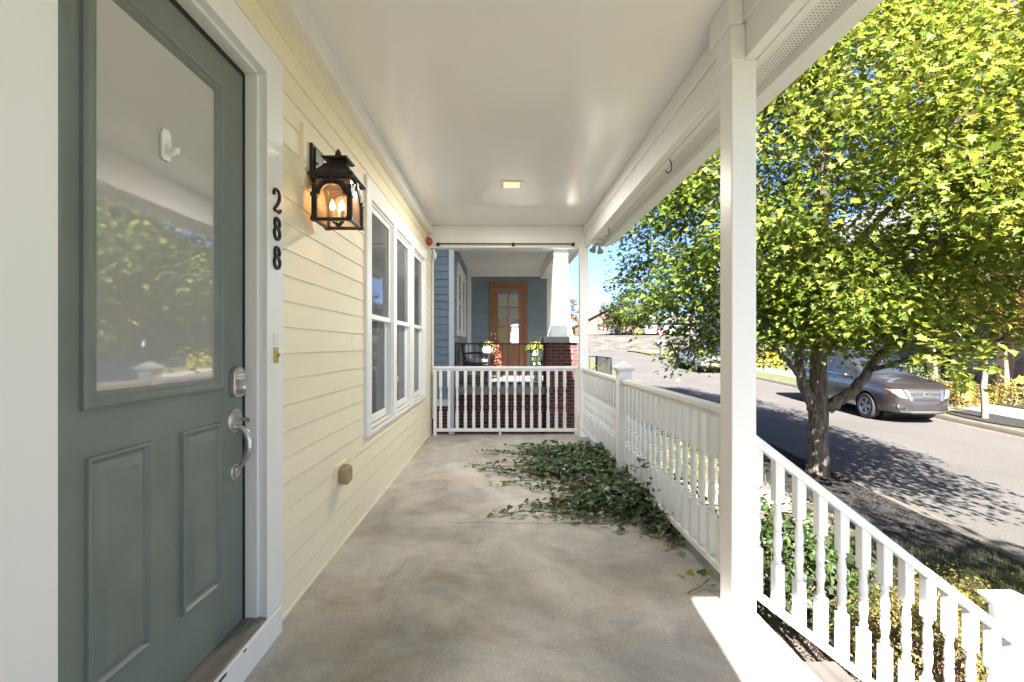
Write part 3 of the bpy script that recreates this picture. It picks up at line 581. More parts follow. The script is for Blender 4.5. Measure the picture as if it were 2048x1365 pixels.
# stair rail falling towards the street
st = thing('stair_railing', (1.75, 2.09, -0.95), 'white sloping baluster railing beside the porch steps', 'railing', 'white turned-baluster railings of the porch')
SX0, SX1, slope = 1.149, 2.335, 0.775
ztop = lambda x: 0.788 - slope * (x - 1.17)
zbot = lambda x: 0.085 - slope * (x - 1.17)
SY = 2.095
part('top_rail', MB().prism([(SX0, ztop(SX0)), (SX1, ztop(SX1)), (SX1, ztop(SX1) - 0.05), (SX0, ztop(SX0) - 0.05)], 'y', SY - 0.032, SY + 0.032), 'white_rail', st, bev=0.006)
part('bottom_rail', MB().prism([(SX0, zbot(SX0)), (SX1, zbot(SX1)), (SX1, zbot(SX1) - 0.045), (SX0, zbot(SX0) - 0.045)], 'y', SY - 0.026, SY + 0.026), 'white_rail', st, bev=0.005)
bl = baluster_mesh('baluster', 0.0, 0.68, n=12)
for i in range(12):
    x = 1.175 + i * 0.0985; inst('baluster', bl, st, (x, SY, zbot(x) - 0.008), bev=0.0025)
sn = thing('newel_post', (2.395, 2.12, -1.1), 'white stair newel with flat moulded cap at the foot of the steps', 'newel post')
part('shaft', B(2.336, 2.455, 2.065, 2.184, -1.15, -0.03), 'white_rail', sn, bev=0.004)
part('cap', MB().frustum(2.395, 2.125, -0.03, 0.0, 0.064, 0.064, 0.082, 0.082).box(2.31, 2.48, 2.04, 2.21, 0.0002, 0.016), 'white_rail', sn, bev=0.003)
# wooden steps
stp = thing('porch_steps', (1.75, 1.0, -1.0), 'weathered grey wooden steps down from the porch edge', 'steps')
for i in range(5): part('tread', B(1.17 + i * 0.245, 1.17 + i * 0.245 + 0.275, -0.1, 1.97, -0.20 - i * 0.19, -0.165 - i * 0.19), 'weathered_wood', stp, bev=0.004)
for yy in (-0.06, 1.975): part('stringer', MB().prism([(1.165, -0.12), (1.165, -0.42), (2.2, -1.12), (2.42, -1.12), (2.42, -0.98)], 'y', yy, yy + 0.045), 'weathered_wood', stp, bev=0.003)

# ------------------------------------------------------------------ small fittings
lan = thing('wall_lantern', (-0.83, 2.29, 1.8), 'lit black bronze lantern with arched glass on the yellow wall', 'lantern')
part('mounting_block', B(HX - 0.02, HX + 0.012, 2.17, 2.45, 1.965, 2.265), 'yellow_trim', lan, bev=0.004)
part('back_plate', MB().box(HX + 0.012, HX + 0.028, 2.235, 2.385, 2.03, 2.20).box(HX + 0.028, HX + 0.036, 2.255, 2.365, 2.045, 2.185), 'bronze', lan, bev=0.005)
part('arm', MB().box(HX + 0.03, -0.82, 2.288, 2.332, 2.058, 2.092), 'bronze', lan, bev=0.006)
LX, LY, LB = -0.822, 2.30, 1.807; hw = 0.086
for sx in (-1, 1):
    for sy in (-1, 1):
        cx, cy = LX + sx * hw, LY + sy * hw; fm = MB()
        fm.box(cx - 0.010, cx + 0.010, cy - 0.010, cy + 0.010, LB + 0.016, 1.985)
        for q in (-0.006, 0.0, 0.006): fm.box(cx + q - 0.0018, cx + q + 0.0018, cy - 0.0125, cy + 0.0125, LB + 0.02, 1.925); fm.box(cx - 0.0125, cx + 0.0125, cy + q - 0.0018, cy + q + 0.0018, LB + 0.02, 1.925)
        fm.box(cx - 0.0155, cx + 0.0155, cy - 0.0155, cy + 0.0155, 1.926, 1.946); fm.box(cx - 0.015, cx + 0.015, cy - 0.015, cy + 0.015, LB, LB + 0.022)
        part('corner_post', fm, 'bronze', lan, bev=0.0015)
part('bottom_frame', MB().box(LX - hw, LX + hw, LY - hw - 0.009, LY - hw + 0.009, LB + 0.001, LB + 0.016).box(LX - hw, LX + hw, LY + hw - 0.009, LY + hw + 0.009, LB + 0.001, LB + 0.016).box(LX - hw - 0.009, LX - hw + 0.009, LY - hw, LY + hw, LB + 0.002, LB + 0.0155).box(LX + hw - 0.009, LX + hw + 0.009, LY - hw, LY + hw, LB + 0.002, LB + 0.0155), 'bronze', lan, bev=0.002)
def arch_panel(cx, cy, horiz):
    """arched spandrel with raised double ribs and a keystone"""
    mb = MB(); n = 14; za, zt = 1.938, 2.018; r0 = hw - 0.012; vs = []
    P = (lambda u, d, zz: (cx + u, cy + d, zz)) if horiz else (lambda u, d, zz: (cx + d, cy + u, zz))
    for rr, dd in ((r0, 0.006), (r0, -0.006)):
        pass
    def band(ra, rb, da, db):
        v = []; f = []
        for i in range(n + 1):
            a = math.pi * i / n; c_, s_ = math.cos(a), math.sin(a)
            for (r_, d_) in ((ra, da), (rb, da), (rb, db), (ra, db)): v.append(P(-c_ * r_, d_, za + s_ * r_ * 0.92))
        for i in range(n):
            for k in range(4): f.append((i * 4 + k, i * 4 + (k + 1) % 4, (i + 1) * 4 + (k + 1) % 4, (i + 1) * 4 + k))
        mb.add(v, f)
    band(r0 - 0.004, r0 + 0.008, -0.010, 0.010); band(r0 - 0.018, r0 - 0.008, -0.008, 0.008)
    v = []; f = []
    for i in range(n + 1):
        a = math.pi * i / n; c_, s_ = math.cos(a), math.sin(a)
        v += [P(-c_ * (r0 - 0.012), 0.0, za + s_ * (r0 - 0.012) * 0.92), P(-c_ * hw, 0.0, zt)]
    for i in range(n): f.append((i * 2, i * 2 + 1, i * 2 + 3, i * 2 + 2))
    mb.add(v, f)
    a, b = P(-0.013, -0.014, 1.985), P(0.013, 0.014, 2.02); mb.box(min(a[0], b[0]), max(a[0], b[0]), min(a[1], b[1]), max(a[1], b[1]), 1.985, 2.02)
    return mb
for (dx, dy, hz) in ((0, -hw, True), (0, hw, True), (-hw, 0, False), (hw, 0, False)):
    part('arch', arch_panel(LX + dx, LY + dy, hz), 'bronze', lan)
    if hz: g = B(LX - hw + 0.008, LX + hw - 0.008, LY + dy - 0.002, LY + dy + 0.002, LB + 0.015, 2.012)
    else: g = B(LX + dx - 0.002, LX + dx + 0.002, LY - hw + 0.008, LY + hw - 0.008, LB + 0.015, 2.012)
    part('glass_pane', g, 'lantern_glass', lan)
rf = MB(); 
for (z0, z1, a0, a1) in ((2.018, 2.030, 0.096, 0.108), (2.0302, 2.040, 0.110, 0.110), (2.0402, 2.062, 0.105, 0.082), (2.0622, 2.088, 0.082, 0.062), (2.0882, 2.104, 0.062, 0.052), (2.1042, 2.126, 0.034, 0.034), (2.1262, 2.136, 0.060, 0.066), (2.1362, 2.150, 0.062, 0.022)): rf.frustum(LX, LY, z0, z1, a0, a0, a1, a1)
part('lantern_roof', rf, 'bronze', lan, bev=0.002)
part('finial', MB().lathe([(0.012, 2.150), (0.015, 2.158), (0.017, 2.166), (0.013, 2.178), (0.006, 2.190), (0.001, 2.195)], 12, (LX, LY, 0)), 'bronze', lan, smooth=True)
part('candle_base', MB().lathe([(0.006, LB - 0.006), (0.014, LB + 0.0), (0.02, LB + 0.01), (0.012, LB + 0.02)], 12, (LX, LY, 0)).box(LX - 0.03, LX + 0.03, LY - 0.004, LY + 0.004, LB + 0.012, LB + 0.02), 'bronze', lan, smooth=True)
for (ax, ay) in ((-0.026, -0.012), (0.024, -0.010), (0.0, 0.026)):
    cd = part('candle', MB().lathe([(0.010, LB + 0.02), (0.010, LB + 0.072)], 10, (LX + ax, LY + ay, 0)), 'white_plastic', lan, smooth=True)
    part('bulb', MB().lathe([(0.008, LB + 0.073), (0.013, LB + 0.085), (0.014, LB + 0.095), (0.009, LB + 0.112), (0.002, LB + 0.128)], 10, (LX + ax, LY + ay, 0)), 'bulb_glow', cd, smooth=True)
ll = bpy.data.lights.new('lantern_light', 'POINT'); ll.energy = 0.15; ll.color = (1.0, 0.60, 0.25); ll.shadow_soft_size = 0.03
lo = bpy.data.objects.new('lantern_light', ll); COL.objects.link(lo); lo.location = (LX, LY, LB + 0.135)
# recessed ceiling light
cl = thing('ceiling_light', (0.105, 4.44, CZ - 0.02), 'square recessed warm light in the white porch ceiling', 'light')
ring = frame_ring(0, -0.108, 0.108, -0.108, 0.108, [(0, 0.001), (0.002, 0.010), (0.014, 0.014), (0.028, 0.006), (0.036, 0.002)])
ring.v = [(0.105 + p[2], 4.44 + p[1], CZ - p[0]) for p in ring.v]
part('trim_ring', ring, 'white_plastic', cl)
part('lens', B(0.105 - 0.075, 0.105 + 0.075, 4.44 - 0.075, 4.44 + 0.075, CZ - 0.012, CZ - 0.001), 'lens_glow', cl)
cld = bpy.data.lights.new('ceiling_lamp', 'AREA'); cld.energy = 5.5; cld.size = 0.14; cld.color = (1.0, 0.93, 0.84)
clo = bpy.data.objects.new('ceiling_lamp', cld); COL.objects.link(clo); clo.location = (0.105, 4.44, CZ - 0.025)
# floodlight under the soffit end
fl = thing('flood_light', (1.19, 5.58, 2.44), 'white twin-bulb floodlight under the far soffit corner', 'floodlight')
part('mount_plate', MB().lathe([(0.055, 2.483), (0.055, 2.470), (0.04, 2.462)], 16, (1.19, 5.58, 0)), 'white_plastic', fl, smooth=True)
for (dx, dy) in ((-0.045, 0.0), (0.03, 0.03)):
    a = Vector((1.19 + dx * 0.4, 5.58 + dy, 2.463)); d = Vector((dx * 0.9 - 0.012, -0.02, -0.10)).normalized()
    hd = part('lamp_arm', MB().tube([a, a + d * 0.05], [0.010, 0.012], 8), 'grey_metal', fl, smooth=True)
    part('bulb', MB().tube([a + d * 0.05, a + d * 0.075, a + d * 0.10, a + d * 0.125, a + d * 0.132], [0.017, 0.022, 0.036, 0.042, 0.03], 12), 'grey_metal', fl, smooth=True)
# curtain rod on the far beam
rod = thing('curtain_rod', (0.06, 5.93, 2.52), 'thin dark bronze curtain rod fixed to the far beam', 'curtain rod')
part('rod', MB().tube([(-0.83, 5.925, 2.528), (0.95, 5.925, 2.526)], 0.0085, 10), 'bronze', rod, smooth=True)
for x in (-0.82, 0.16, 0.94):
    part('bracket', MB().ball((x, 5.925, 2.521), 0.024, 12, 8).tube([(x, 5.93, 2.52), (x, 5.972, 2.515)], 0.014, 8), 'bronze', rod, smooth=True)
def s_hook(x, y, label):
    o = part('plant_hook', MB().tube([(x, y, 2.486), (x + 0.004, y, 2.470), (x + 0.012, y, 2.455), (x + 0.012, y, 2.42), (x + 0.006, y, 2.398), (x - 0.008, y, 2.388), (x - 0.020, y, 2.392), (x - 0.026, y, 2.405)], 0.0038, 8), 'bronze', smooth=True)
    tag(o, label, 'hook')
s_hook(1.16, 3.13, 'dark plant hook under the soffit left of the near post'); s_hook(1.165, 4.95, 'dark plant hook under the soffit beside the floodlight')
# alarm siren and sensor at the wall end
sr = part('alarm_siren', MB().lathe([(0.0, -0.012), (0.05, -0.012), (0.056, 0.0), (0.054, 0.02), (0.042, 0.04), (0.02, 0.052), (0.0, 0.054)], 18, (-0.930, 5.83, 2.535), 'x', cap=False), 'red_plastic', smooth=True); tag(sr, 'red domed alarm siren high at the end of the yellow wall', 'alarm')
cm_ = part('security_sensor', MB().ball((-0.885, 6.06, 2.40), 0.045, 12, 8, (0.7, 0.9, 1.2)).tube([(-0.885, 6.06, 2.43), (-0.90, 6.05, 2.487)], 0.018, 8), 'white_plastic', smooth=True); tag(cm_, 'small white sensor hanging below the far beam corner', 'sensor')
# outlet cover on the siding
oc = thing('outlet_cover', (-0.92, 2.67, 0.44), 'tan weatherproof outlet cover low on the yellow wall', 'outlet cover')
part('mounting_block', MB().box(HX - 0.02, HX + 0.010, 2.60, 2.79, 0.375, 0.505), 'yellow_trim', oc, bev=0.003)
part('cover', MB().prism([(2.633, 0.40), (2.66, 0.388), (2.72, 0.388), (2.745, 0.405), (2.745, 0.47), (2.72, 0.492), (2.66, 0.492), (2.633, 0.475)], 'x', HX + 0.010, HX + 0.062), 'tan_plastic', oc, bev=0.010)
part('hinge', B(HX + 0.02, HX + 0.05, 2.672, 2.706, 0.491, 0.499), 'tan_plastic', oc, bev=0.002)
db = thing('doorbell', (-0.925, 1.876, 1.16), 'small brass doorbell button on the white door casing', 'doorbell')
part('plate', B(-0.930, -0.922, 1.862, 1.890, 1.130, 1.195), 'brass', db, bev=0.003)
part('button', MB().lathe([(0.010, 0), (0.010, 0.006), (0.006, 0.010), (0, 0.010)], 12, (-0.922, 1.876, 1.163), 'x'), 'brass', db, smooth=True)
sp_ = part('cover_plate', MB().box(-0.930, -0.926, 1.858, 1.892, 1.205, 1.25), 'white_plastic', bev=0.002); tag(sp_, 'tiny white cover plate above the brass doorbell', 'cover plate')
hk = thing('adhesive_hook', (DX + 0.01, 1.372, 1.8), 'white adhesive wreath hook on the door glass', 'hook')
part('hook_plate', MB().prism([(1.353, 1.764), (1.361, 1.757), (1.383, 1.757), (1.391, 1.764), (1.391, 1.838), (1.383, 1.852), (1.361, 1.852), (1.353, 1.838)], 'x', DX + 0.0015, DX + 0.010), 'white_plastic', hk, bev=0.003)
part('hook_arm', MB().tube([(DX + 0.008, 1.374, 1.81), (DX + 0.014, 1.374, 1.79), (DX + 0.024, 1.374, 1.780), (DX + 0.035, 1.374, 1.784), (DX + 0.040, 1.374, 1.797)], [0.011, 0.011, 0.011, 0.010, 0.008], 10), 'white_plastic', hk, smooth=True)


# ------------------------------------------------------------------ the blue neighbour house
nb = thing('blue_house', (-0.5, 11.5, 0), 'blue grey clapboard house with brick pier and tapered white porch column', 'house')
def board_y(x0, x1, z, y, h, th=0.012, out=0.026):
    """one lapped board on a wall facing -Y"""
    return MB().prism([(y, z), (y + out + th, z), (y + out + th, z + h + 0.012), (y + out, z + h + 0.012), (y + out * 0.1, z + 0.007)], 'x', x0, x1)
sw = part('side_wall', B(-6, -1.06, 9.23, 13.2, -1.0, 5.6), 'blue_paint', nb)
z = 0.12
while z < 4.4: part('siding_board', board_y(-2.4, -1.045, z, 9.20, 0.152), 'blue_paint', sw); z += 0.152
part('corner_board', MB().box(-1.052, -0.952, 9.175, 9.235, -0.9, 3.43).box(-1.0, -0.952, 9.235, 9.29, 0.356, 3.43), 'white_paint', nb, bev=0.004)
part('skirt', B(-2.4, -1.053, 9.185, 9.235, -0.02, 0.115), 'white_paint', nb)
part('foundation', B(-2.4, -1.06, 9.205, 9.23, -1, -0.021), 'brick_side', nb)
lw = part('porch_wall', B(-1.06, -0.985, 9.29, 13.2, 0.356, 3.6), 'blue_paint', nb)
z = 0.37
while z < 3.25:
    for (a, b) in (cut([(9.29, 13.2)], 10.04, 12.25) if 1.40 < z + 0.1 and z < 3.05 else [(9.29, 13.2)]): part('siding_board', lap_board(a, b, z, 0.13, -0.962, 0.012, 0.022), 'blue_paint', lw)
    z += 0.13
part('window_casing', MB().box(-0.985, -0.935, 10.04, 10.16, 1.42, 3.05).box(-0.985, -0.935, 12.13, 12.25, 1.42, 3.05).box(-0.985, -0.935, 11.08, 11.20, 1.42, 3.05).box(-0.985, -0.936, 10.16, 12.13, 2.93, 3.05).box(-0.985, -0.93, 10.16, 12.13, 1.42, 1.48), 'white_paint', nb, bev=0.003)
for (a, b) in ((10.16, 11.08), (11.20, 12.13)):
    w = part('window', MB().box(-0.98, -0.955, a, a + 0.06, 1.48, 2.93).box(-0.98, -0.955, b - 0.06, b, 1.48, 2.93).box(-0.98, -0.954, a + 0.06, b - 0.06, 2.86, 2.93).box(-0.98, -0.954, a + 0.06, b - 0.06, 2.16, 2.22).box(-0.98, -0.954, a + 0.06, b - 0.06, 1.48, 1.56), 'white_paint', nb)
    part('pane', MB().box(-0.978, -0.970, a + 0.06, b - 0.06, 1.56, 2.16), 'window_dark', w); part('pane', MB().box(-0.978, -0.970, a + 0.06, b - 0.06, 2.22, 2.86), 'window_dark', w)
bw = part('back_wall', B(-1.0, 1.42, 13.24, 13.4, 0.356, 3.6), 'blue_paint', nb)
z = 0.365
while z < 3.2:
    for (a, b) in cut([(-0.86, 1.33)], -0.30, 0.74) if z < 3.0 else [(-0.86, 1.33)]: part('siding_board', board_y(a, b, z, 13.195, 0.128, 0.012, 0.036), 'blue_paint', bw)
    z += 0.128
part('corner_trim', MB().box(-0.98, -0.862, 13.17, 13.24, 0.357, 3.2).box(1.33, 1.47, 13.17, 13.24, 0.357, 3.2), 'white_paint', nb, bev=0.003)
part('frieze', MB().box(-0.98, 1.139, 13.15, 13.24, 3.205, 3.43), 'white_paint', nb, bev=0.004)
part('porch_ceiling', B(-0.985, 1.75, 9.0, 13.3, 3.43, 3.5), 'ceiling_paint', nb)
part('beam', MB().box(1.14, 1.40, 9.1, 13.2, 3.14, 3.429).box(-0.95, 1.14, 9.1, 9.36, 3.14, 3.4285), 'white_paint', nb, bev=0.004)
part('soffit', MB().box(1.401, 1.62, 8.8, 13.5, 3.23, 3.28).box(1.62, 1.66, 8.8, 13.5, 3.17, 3.36), 'white_paint', nb)
part('roof', MB().prism([(1.72, 3.36), (1.72, 3.40), (-1.0, 5.2), (-6.2, 5.7), (-6.2, 3.51), (1.6, 3.51)], 'y', 8.75, 13.6), 'roof_grey', nb)
slab = part('porch_slab', B(-0.95, 1.55, 9.25, 13.2, 0.204, 0.356), 'cast_stone', nb, bev=0.012)
bmesh_ = mesh_from(MB().box(-0.1, 0.1, 0, 0.09, -0.029, 0.029), 'brick', 'brick_red')
bhalf_ = mesh_from(MB().box(-0.0465, 0.0465, 0, 0.09, -0.029, 0.029), 'brick_half', 'brick_red')
def brick_face(parent, x0, n, y, z0, z1):
    z = z0 + 0.034; r_ = 0
    while z < z1:
        if r_ % 2 == 0:
            for i in range(n): inst('brick', bmesh_, parent, (x0 + 0.1 + i * 0.2115, y + random.uniform(-0.002, 0.002), z))
        else:
            inst('brick', bhalf_, parent, (x0 + 0.0465, y, z))
            for i in range(n - 1): inst('brick', bmesh_, parent, (x0 + 0.2045 + i * 0.2115, y + random.uniform(-0.002, 0.002), z))
            inst('brick', bhalf_, parent, (x0 + 0.2115 * (n - 0.5) + 0.0465 + 0.0, y, z))
        z += 0.0677; r_ += 1
pier = part('brick_pier', B(0.906, 1.52, 9.108, 9.62, -1.0, 1.258), 'mortar', nb)
brick_face(pier, 0.902, 3, 9.10, -0.62, 1.245)
part('pier_side', B(0.9015, 0.9058, 9.20, 9.62, -1, 1.257), 'brick_side', pier)
part('pier_cap', B(0.84, 1.60, 9.03, 9.69, 1.258, 1.38), 'cast_stone', nb, bev=0.012)
fw = part('foundation_wall', B(-0.952, 0.905, 9.358, 9.5, -1.0, 0.203), 'mortar', nb)
brick_face(fw, -0.94, 9, 9.35, -0.62, 0.19)
col = part('tapered_column', MB().frustum(1.215, 9.36, 1.59, 3.05, 0.19, 0.19, 0.133, 0.133), 'white_paint', nb, bev=0.004)
part('column_base', MB().frustum(1.215, 9.36, 1.3805, 1.41, 0.245, 0.245, 0.240, 0.240).frustum(1.215, 9.36, 1.4102, 1.588, 0.232, 0.232, 0.196, 0.196), 'white_paint', col, bev=0.004)
part('column_capital', MB().box(1.065, 1.365, 9.21, 9.51, 3.0502, 3.139), 'white_paint', col, bev=0.004)
# oak door
od = part('oak_door', MB().box(-0.232, -0.085, 13.19, 13.235, 0.36, 2.90).box(0.506, 0.652, 13.19, 13.235, 0.36, 2.90).box(-0.085, 0.506, 13.19, 13.235, 2.81, 2.90).box(-0.085, 0.506, 13.19, 13.235, 1.10, 1.27).box(-0.085, 0.506, 13.19, 13.235, 0.36, 0.52).box(0.175, 0.245, 13.192, 13.235, 0.52, 1.10).box(-0.085, 0.506, 13.215, 13.235, 0.52, 1.10), 'oak', nb, bev=0.004)
for (a, b) in ((-0.06, 0.15), (0.27, 0.48)): part('door_panel', MB().prism([(a, 0.55), (b, 0.55), (b, 0.98), ((a + b) / 2 + 0.05, 1.05), ((a + b) / 2 - 0.05, 1.05), (a, 0.98)], 'y', 13.198, 13.22), 'oak', od, bev=0.006)
part('muntins', MB().box(0.195, 0.226, 13.194, 13.225, 1.27, 2.81).box(-0.085, 0.1948, 13.195, 13.225, 2.30, 2.335).box(0.2262, 0.506, 13.195, 13.225, 2.30, 2.335).box(-0.085, 0.1948, 13.195, 13.225, 1.728, 1.762).box(0.2262, 0.506, 13.195, 13.225, 1.728, 1.762), 'oak', od, bev=0.003)
for (a, b) in ((-0.085, 0.195), (0.226, 0.506)):
    for (c, d) in ((1.27, 1.728), (1.762, 2.30), (2.335, 2.81)): part('pane', B(a, b, 13.208, 13.214, c, d), 'oak_door_glass', od)
part('door_frame', MB().box(-0.334, -0.236, 13.165, 13.24, 0.357, 2.95).box(0.656, 0.766, 13.165, 13.24, 0.357, 2.95).box(-0.334, 0.766, 13.165, 13.24, 2.9502, 3.07).box(-0.236, 0.656, 13.178, 13.24, 2.905, 2.95), 'oak', nb, bev=0.005)
for zz in (1.415, 1.545): part('door_knob', MB().lathe([(0.035, 0), (0.034, -0.01), (0.015, -0.02), (0.030, -0.05), (0.02, -0.07), (0, -0.072)], 14, (-0.17, 13.19, zz), 'y'), 'satin_nickel', od, smooth=True)
part('doorbell_plate', B(-0.292, -0.268, 13.155, 13.166, 1.50, 1.57), 'white_plastic', nb)

# black metal railing of the neighbour
br = thing('metal_railing', (0, 9.42, 0.36), 'black metal railing across the front of the blue house porch', 'railing')
part('top_rail', B(-0.95, 0.90, 9.40, 9.44, 1.225, 1.258), 'black_iron', br, bev=0.004); part('bottom_rail', B(-0.95, 0.90, 9.405, 9.435, 0.40, 0.425), 'black_iron', br)
bb = mesh_from(MB().box(-0.007, 0.007, -0.007, 0.007, 0.425, 1.225), 'bar', 'black_iron')
for i in range(16): inst('baluster', bb, br, (-0.90 + i * 0.1165, 9.42, 0))
for x in (-0.935, 0.885): part('end_post', B(x - 0.014, x + 0.014, 9.406, 9.434, 0.357, 1.225), 'black_iron', br)
hr = thing('stair_handrail', (2.3, 10.2, -0.7), 'black metal handrail on the steps beside the brick pier', 'railing')
part('top_rail', MB().box(2.28, 2.32, 9.5, 11.0, 0.93, 0.955).box(1.80, 2.2795, 10.98, 11.01, 0.93, 0.955), 'black_iron', hr)
part('sloping_rail', MB().tube([(1.85, 9.7, 0.62), (2.28, 9.7, 0.94)], 0.014, 6), 'black_iron', hr)
hb = mesh_from(MB().box(-0.007, 0.007, -0.007, 0.007, -0.7, 0.93), 'bar', 'black_iron')
for i in range(12): inst('baluster', hb, hr, (2.30, 9.58 + i * 0.115, 0))
for y in (9.515, 10.985): part('end_post', B(2.28, 2.32, y - 0.018, y + 0.018, -0.75, 0.93), 'black_iron', hr)
for i in range(3): inst('baluster', hb, hr, (1.90 + i * 0.12, 10.995, 0))
ns = thing('concrete_steps', (1.9, 10.3, -0.9), 'concrete steps at the side of the blue house porch', 'steps')
for i in range(5): part('step', B(1.5505 + i * 0.0, 1.80 + i * 0.26, 9.75, 10.95, 0.10 - i * 0.22 - (0.9 if i == 4 else 0.22), 0.18 - i * 0.22 - 0.0005), 'cast_stone', ns, bev=0.008)

# ------------------------------------------------------------------ things on the neighbour's porch
FZ = 0.356
ch = thing('patio_chair', (-0.62, 10.6, FZ), 'black metal armchair with pale patterned cushion behind the black railing', 'chair')
T = lambda pts, r_=0.014: MB().tube(pts, r_, 6)
for yy in (10.32, 10.88):
    part('leg', T([(-0.86, yy, FZ), (-0.84, yy, 0.80), (-0.90, yy, 1.26)], 0.018), 'black_iron', ch)
    part('leg', T([(-0.28, yy, FZ), (-0.30, yy, 0.80), (-0.27, yy, 1.0)], 0.018), 'black_iron', ch)
    part('armrest', T([(-0.87, yy, 1.02), (-0.55, yy, 1.035), (-0.22, yy, 1.0)], 0.02), 'black_iron', ch)
part('seat_frame', MB().box(-0.86, -0.29, 10.30, 10.90, 0.745, 0.775), 'black_iron', ch, bev=0.006)
part('backrest', MB().box(-0.90, -0.872, 10.34, 10.86, 1.20, 1.26).box(-0.875, -0.85, 10.34, 10.86, 0.86, 0.90), 'black_iron', ch)
for i in range(5): part('back_slat', T([(-0.86, 10.40 + i * 0.1, 0.88), (-0.888, 10.40 + i * 0.1, 1.22)], 0.01), 'black_iron', ch)
part('seat_cushion', MB().ball((-0.56, 10.6, 0.84), 0.3, 16, 10, (0.95, 0.95, 0.24)), 'cushion', ch, smooth=True)
pl_ = part('throw_pillow', MB().ball((-0.80, 10.62, 1.06), 0.2, 14, 10, (0.35, 1.0, 1.0)), 'pillow', smooth=True); tag(pl_, 'small white and lilac pillow leaning on the chair back', 'pillow')
tb = thing('side_table', (-0.32, 11.15, FZ), 'small black wire table holding the white pumpkin', 'table')
part('table_top', MB().lathe([(0.20, 0.955), (0.205, 0.965), (0.20, 0.985)], 18, (-0.34, 11.15, 0)), 'black_iron', tb, smooth=True)
for a in (0.4, 2.5, 4.6): part('leg', T([(-0.34 + 0.17 * math.cos(a), 11.15 + 0.17 * math.sin(a), FZ), (-0.34 + 0.10 * math.cos(a), 11.15 + 0.10 * math.sin(a), 0.7), (-0.34 + 0.18 * math.cos(a), 11.15 + 0.18 * math.sin(a), 0.957)], 0.012), 'black_iron', tb)
def flower_heads(mb, cx, cy, cz, rx, ry, rz, n, size, cols, lo=0.0):
    for i in range(n):
        u = random.uniform(lo, 1.0); a = random.uniform(0, 6.283); q = math.sqrt(max(0, 1 - u * u))
        p = Vector((cx + rx * q * math.cos(a), cy + ry * q * math.sin(a), cz + rz * u)); nrm = Vector((q * math.cos(a), q * math.sin(a), u)).normalized()
        t = nrm.orthogonal().normalized(); b_ = nrm.cross(t); s = size * random.uniform(0.7, 1.2); c = random.choice(cols); o = []
        for k in range(8): rr = s * (1 if k % 2 == 0 else 0.6); o.append(p + (t * math.cos(k * 0.785) + b_ * math.sin(k * 0.785)) * rr - nrm * s * 0.15)
        mb.add([p + nrm * s * 0.25] + o, [(0, k + 1, (k + 1) % 8 + 1) for k in range(8)], c)
def leaf_puff(mb, cx, cy, cz, rx, ry, rz, n, size, cols, full=False):
    for i in range(n):
        d = Vector((random.gauss(0, 1), random.gauss(0, 1), random.gauss(0, 1))).normalized(); k = random.uniform(0.55, 1.0)
        p = Vector((cx + d.x * rx * k, cy + d.y * ry * k, cz + (d.z if full else abs(d.z)) * rz * k)); ax = (d + Vector((random.uniform(-.6, .6), random.uniform(-.6, .6), random.uniform(-.2, .7)))).normalized()
        sd = ax.orthogonal().normalized(); sd = (Matrix.Rotation(random.uniform(0, 6.28), 3, ax) @ sd); s = size * random.uniform(0.6, 1.3); nn = ax.cross(sd) * s * 0.12
        mb.add([p, p + ax * s * 0.5 + sd * s * 0.28 + nn, p + ax * s, p + ax * s * 0.5 - sd * s * 0.28 + nn], [(0, 1, 2), (0, 2, 3)], random.choice(cols))
G1 = [(0.04, 0.075, 0.015), (0.06, 0.10, 0.02), (0.09, 0.13, 0.03)]; YF = [(0.45, 0.30, 0.03), (0.48, 0.38, 0.05), (0.42, 0.26, 0.02)]
pk = thing('pumpkin_planter', (-0.35, 11.15, 0.985), 'white ribbed pumpkin planter with yellow flowers on the wire table', 'planter')
def pumpkin(u, v):
    a = u * 6.2832; t = v * math.pi; rr = 0.135 * (1 - 0.10 * abs(math.sin(a * 5))) * math.sin(t) ** 0.8
    return (-0.34 + rr * math.cos(a), 11.15 + rr * math.sin(a), 0.987 + 0.105 * (1 - math.cos(t)))
part('pumpkin', MB().grid(pumpkin, 60, 12), 'pumpkin_white', pk, smooth=60)
fm = MB(); leaf_puff(fm, -0.34, 11.15, 1.18, 0.19, 0.17, 0.12, 130, 0.075, [(0.05, 0.05, 0.02), (0.09, 0.06, 0.02), (0.05, 0.08, 0.02)]); part('foliage', fm, 'bush_leaf', pk, kind='stuff')
fm = MB(); flower_heads(fm, -0.32, 11.12, 1.20, 0.13, 0.12, 0.10, 16, 0.035, YF, 0.2); part('blooms', fm, 'bush_leaf', pk, kind='stuff')
gl = MB()
for i in range(150):
    zz = random.uniform(0.70, 1.36); cx = -0.115 + 0.03 * math.sin(zz * 9); p = Vector((cx + random.gauss(0, 0.045 if zz < 1.25 else 0.09), 11.6 + random.gauss(0, 0.03), zz)); d = Vector((random.uniform(-1, 1), random.uniform(-1, .2), random.uniform(-1, .4))).normalized(); sd = d.orthogonal().normalized(); s = random.uniform(0.05, 0.09)
    gl.add([p, p + d * s * .5 + sd * s * .35, p + d * s, p + d * s * .5 - sd * s * .35], [(0, 1, 2), (0, 2, 3)], random.choice([(0.30, 0.08, 0.03), (0.25, 0.05, 0.03), (0.34, 0.13, 0.06), (0.36, 0.18, 0.11), (0.14, 0.04, 0.03)]))
gl.tube([(-0.115, 11.6, FZ), (-0.115, 11.6, 1.30)], 0.008, 6, col=(0.1, 0.06, 0.03))
tag(part('leaf_garland', gl, 'bush_leaf'), 'orange autumn leaf garland standing before the oak door', 'garland')
mm = thing('mum_plant', (0.80, 10.6, FZ), 'bushy yellow chrysanthemum in white pots beside the brick pier', 'potted plant')
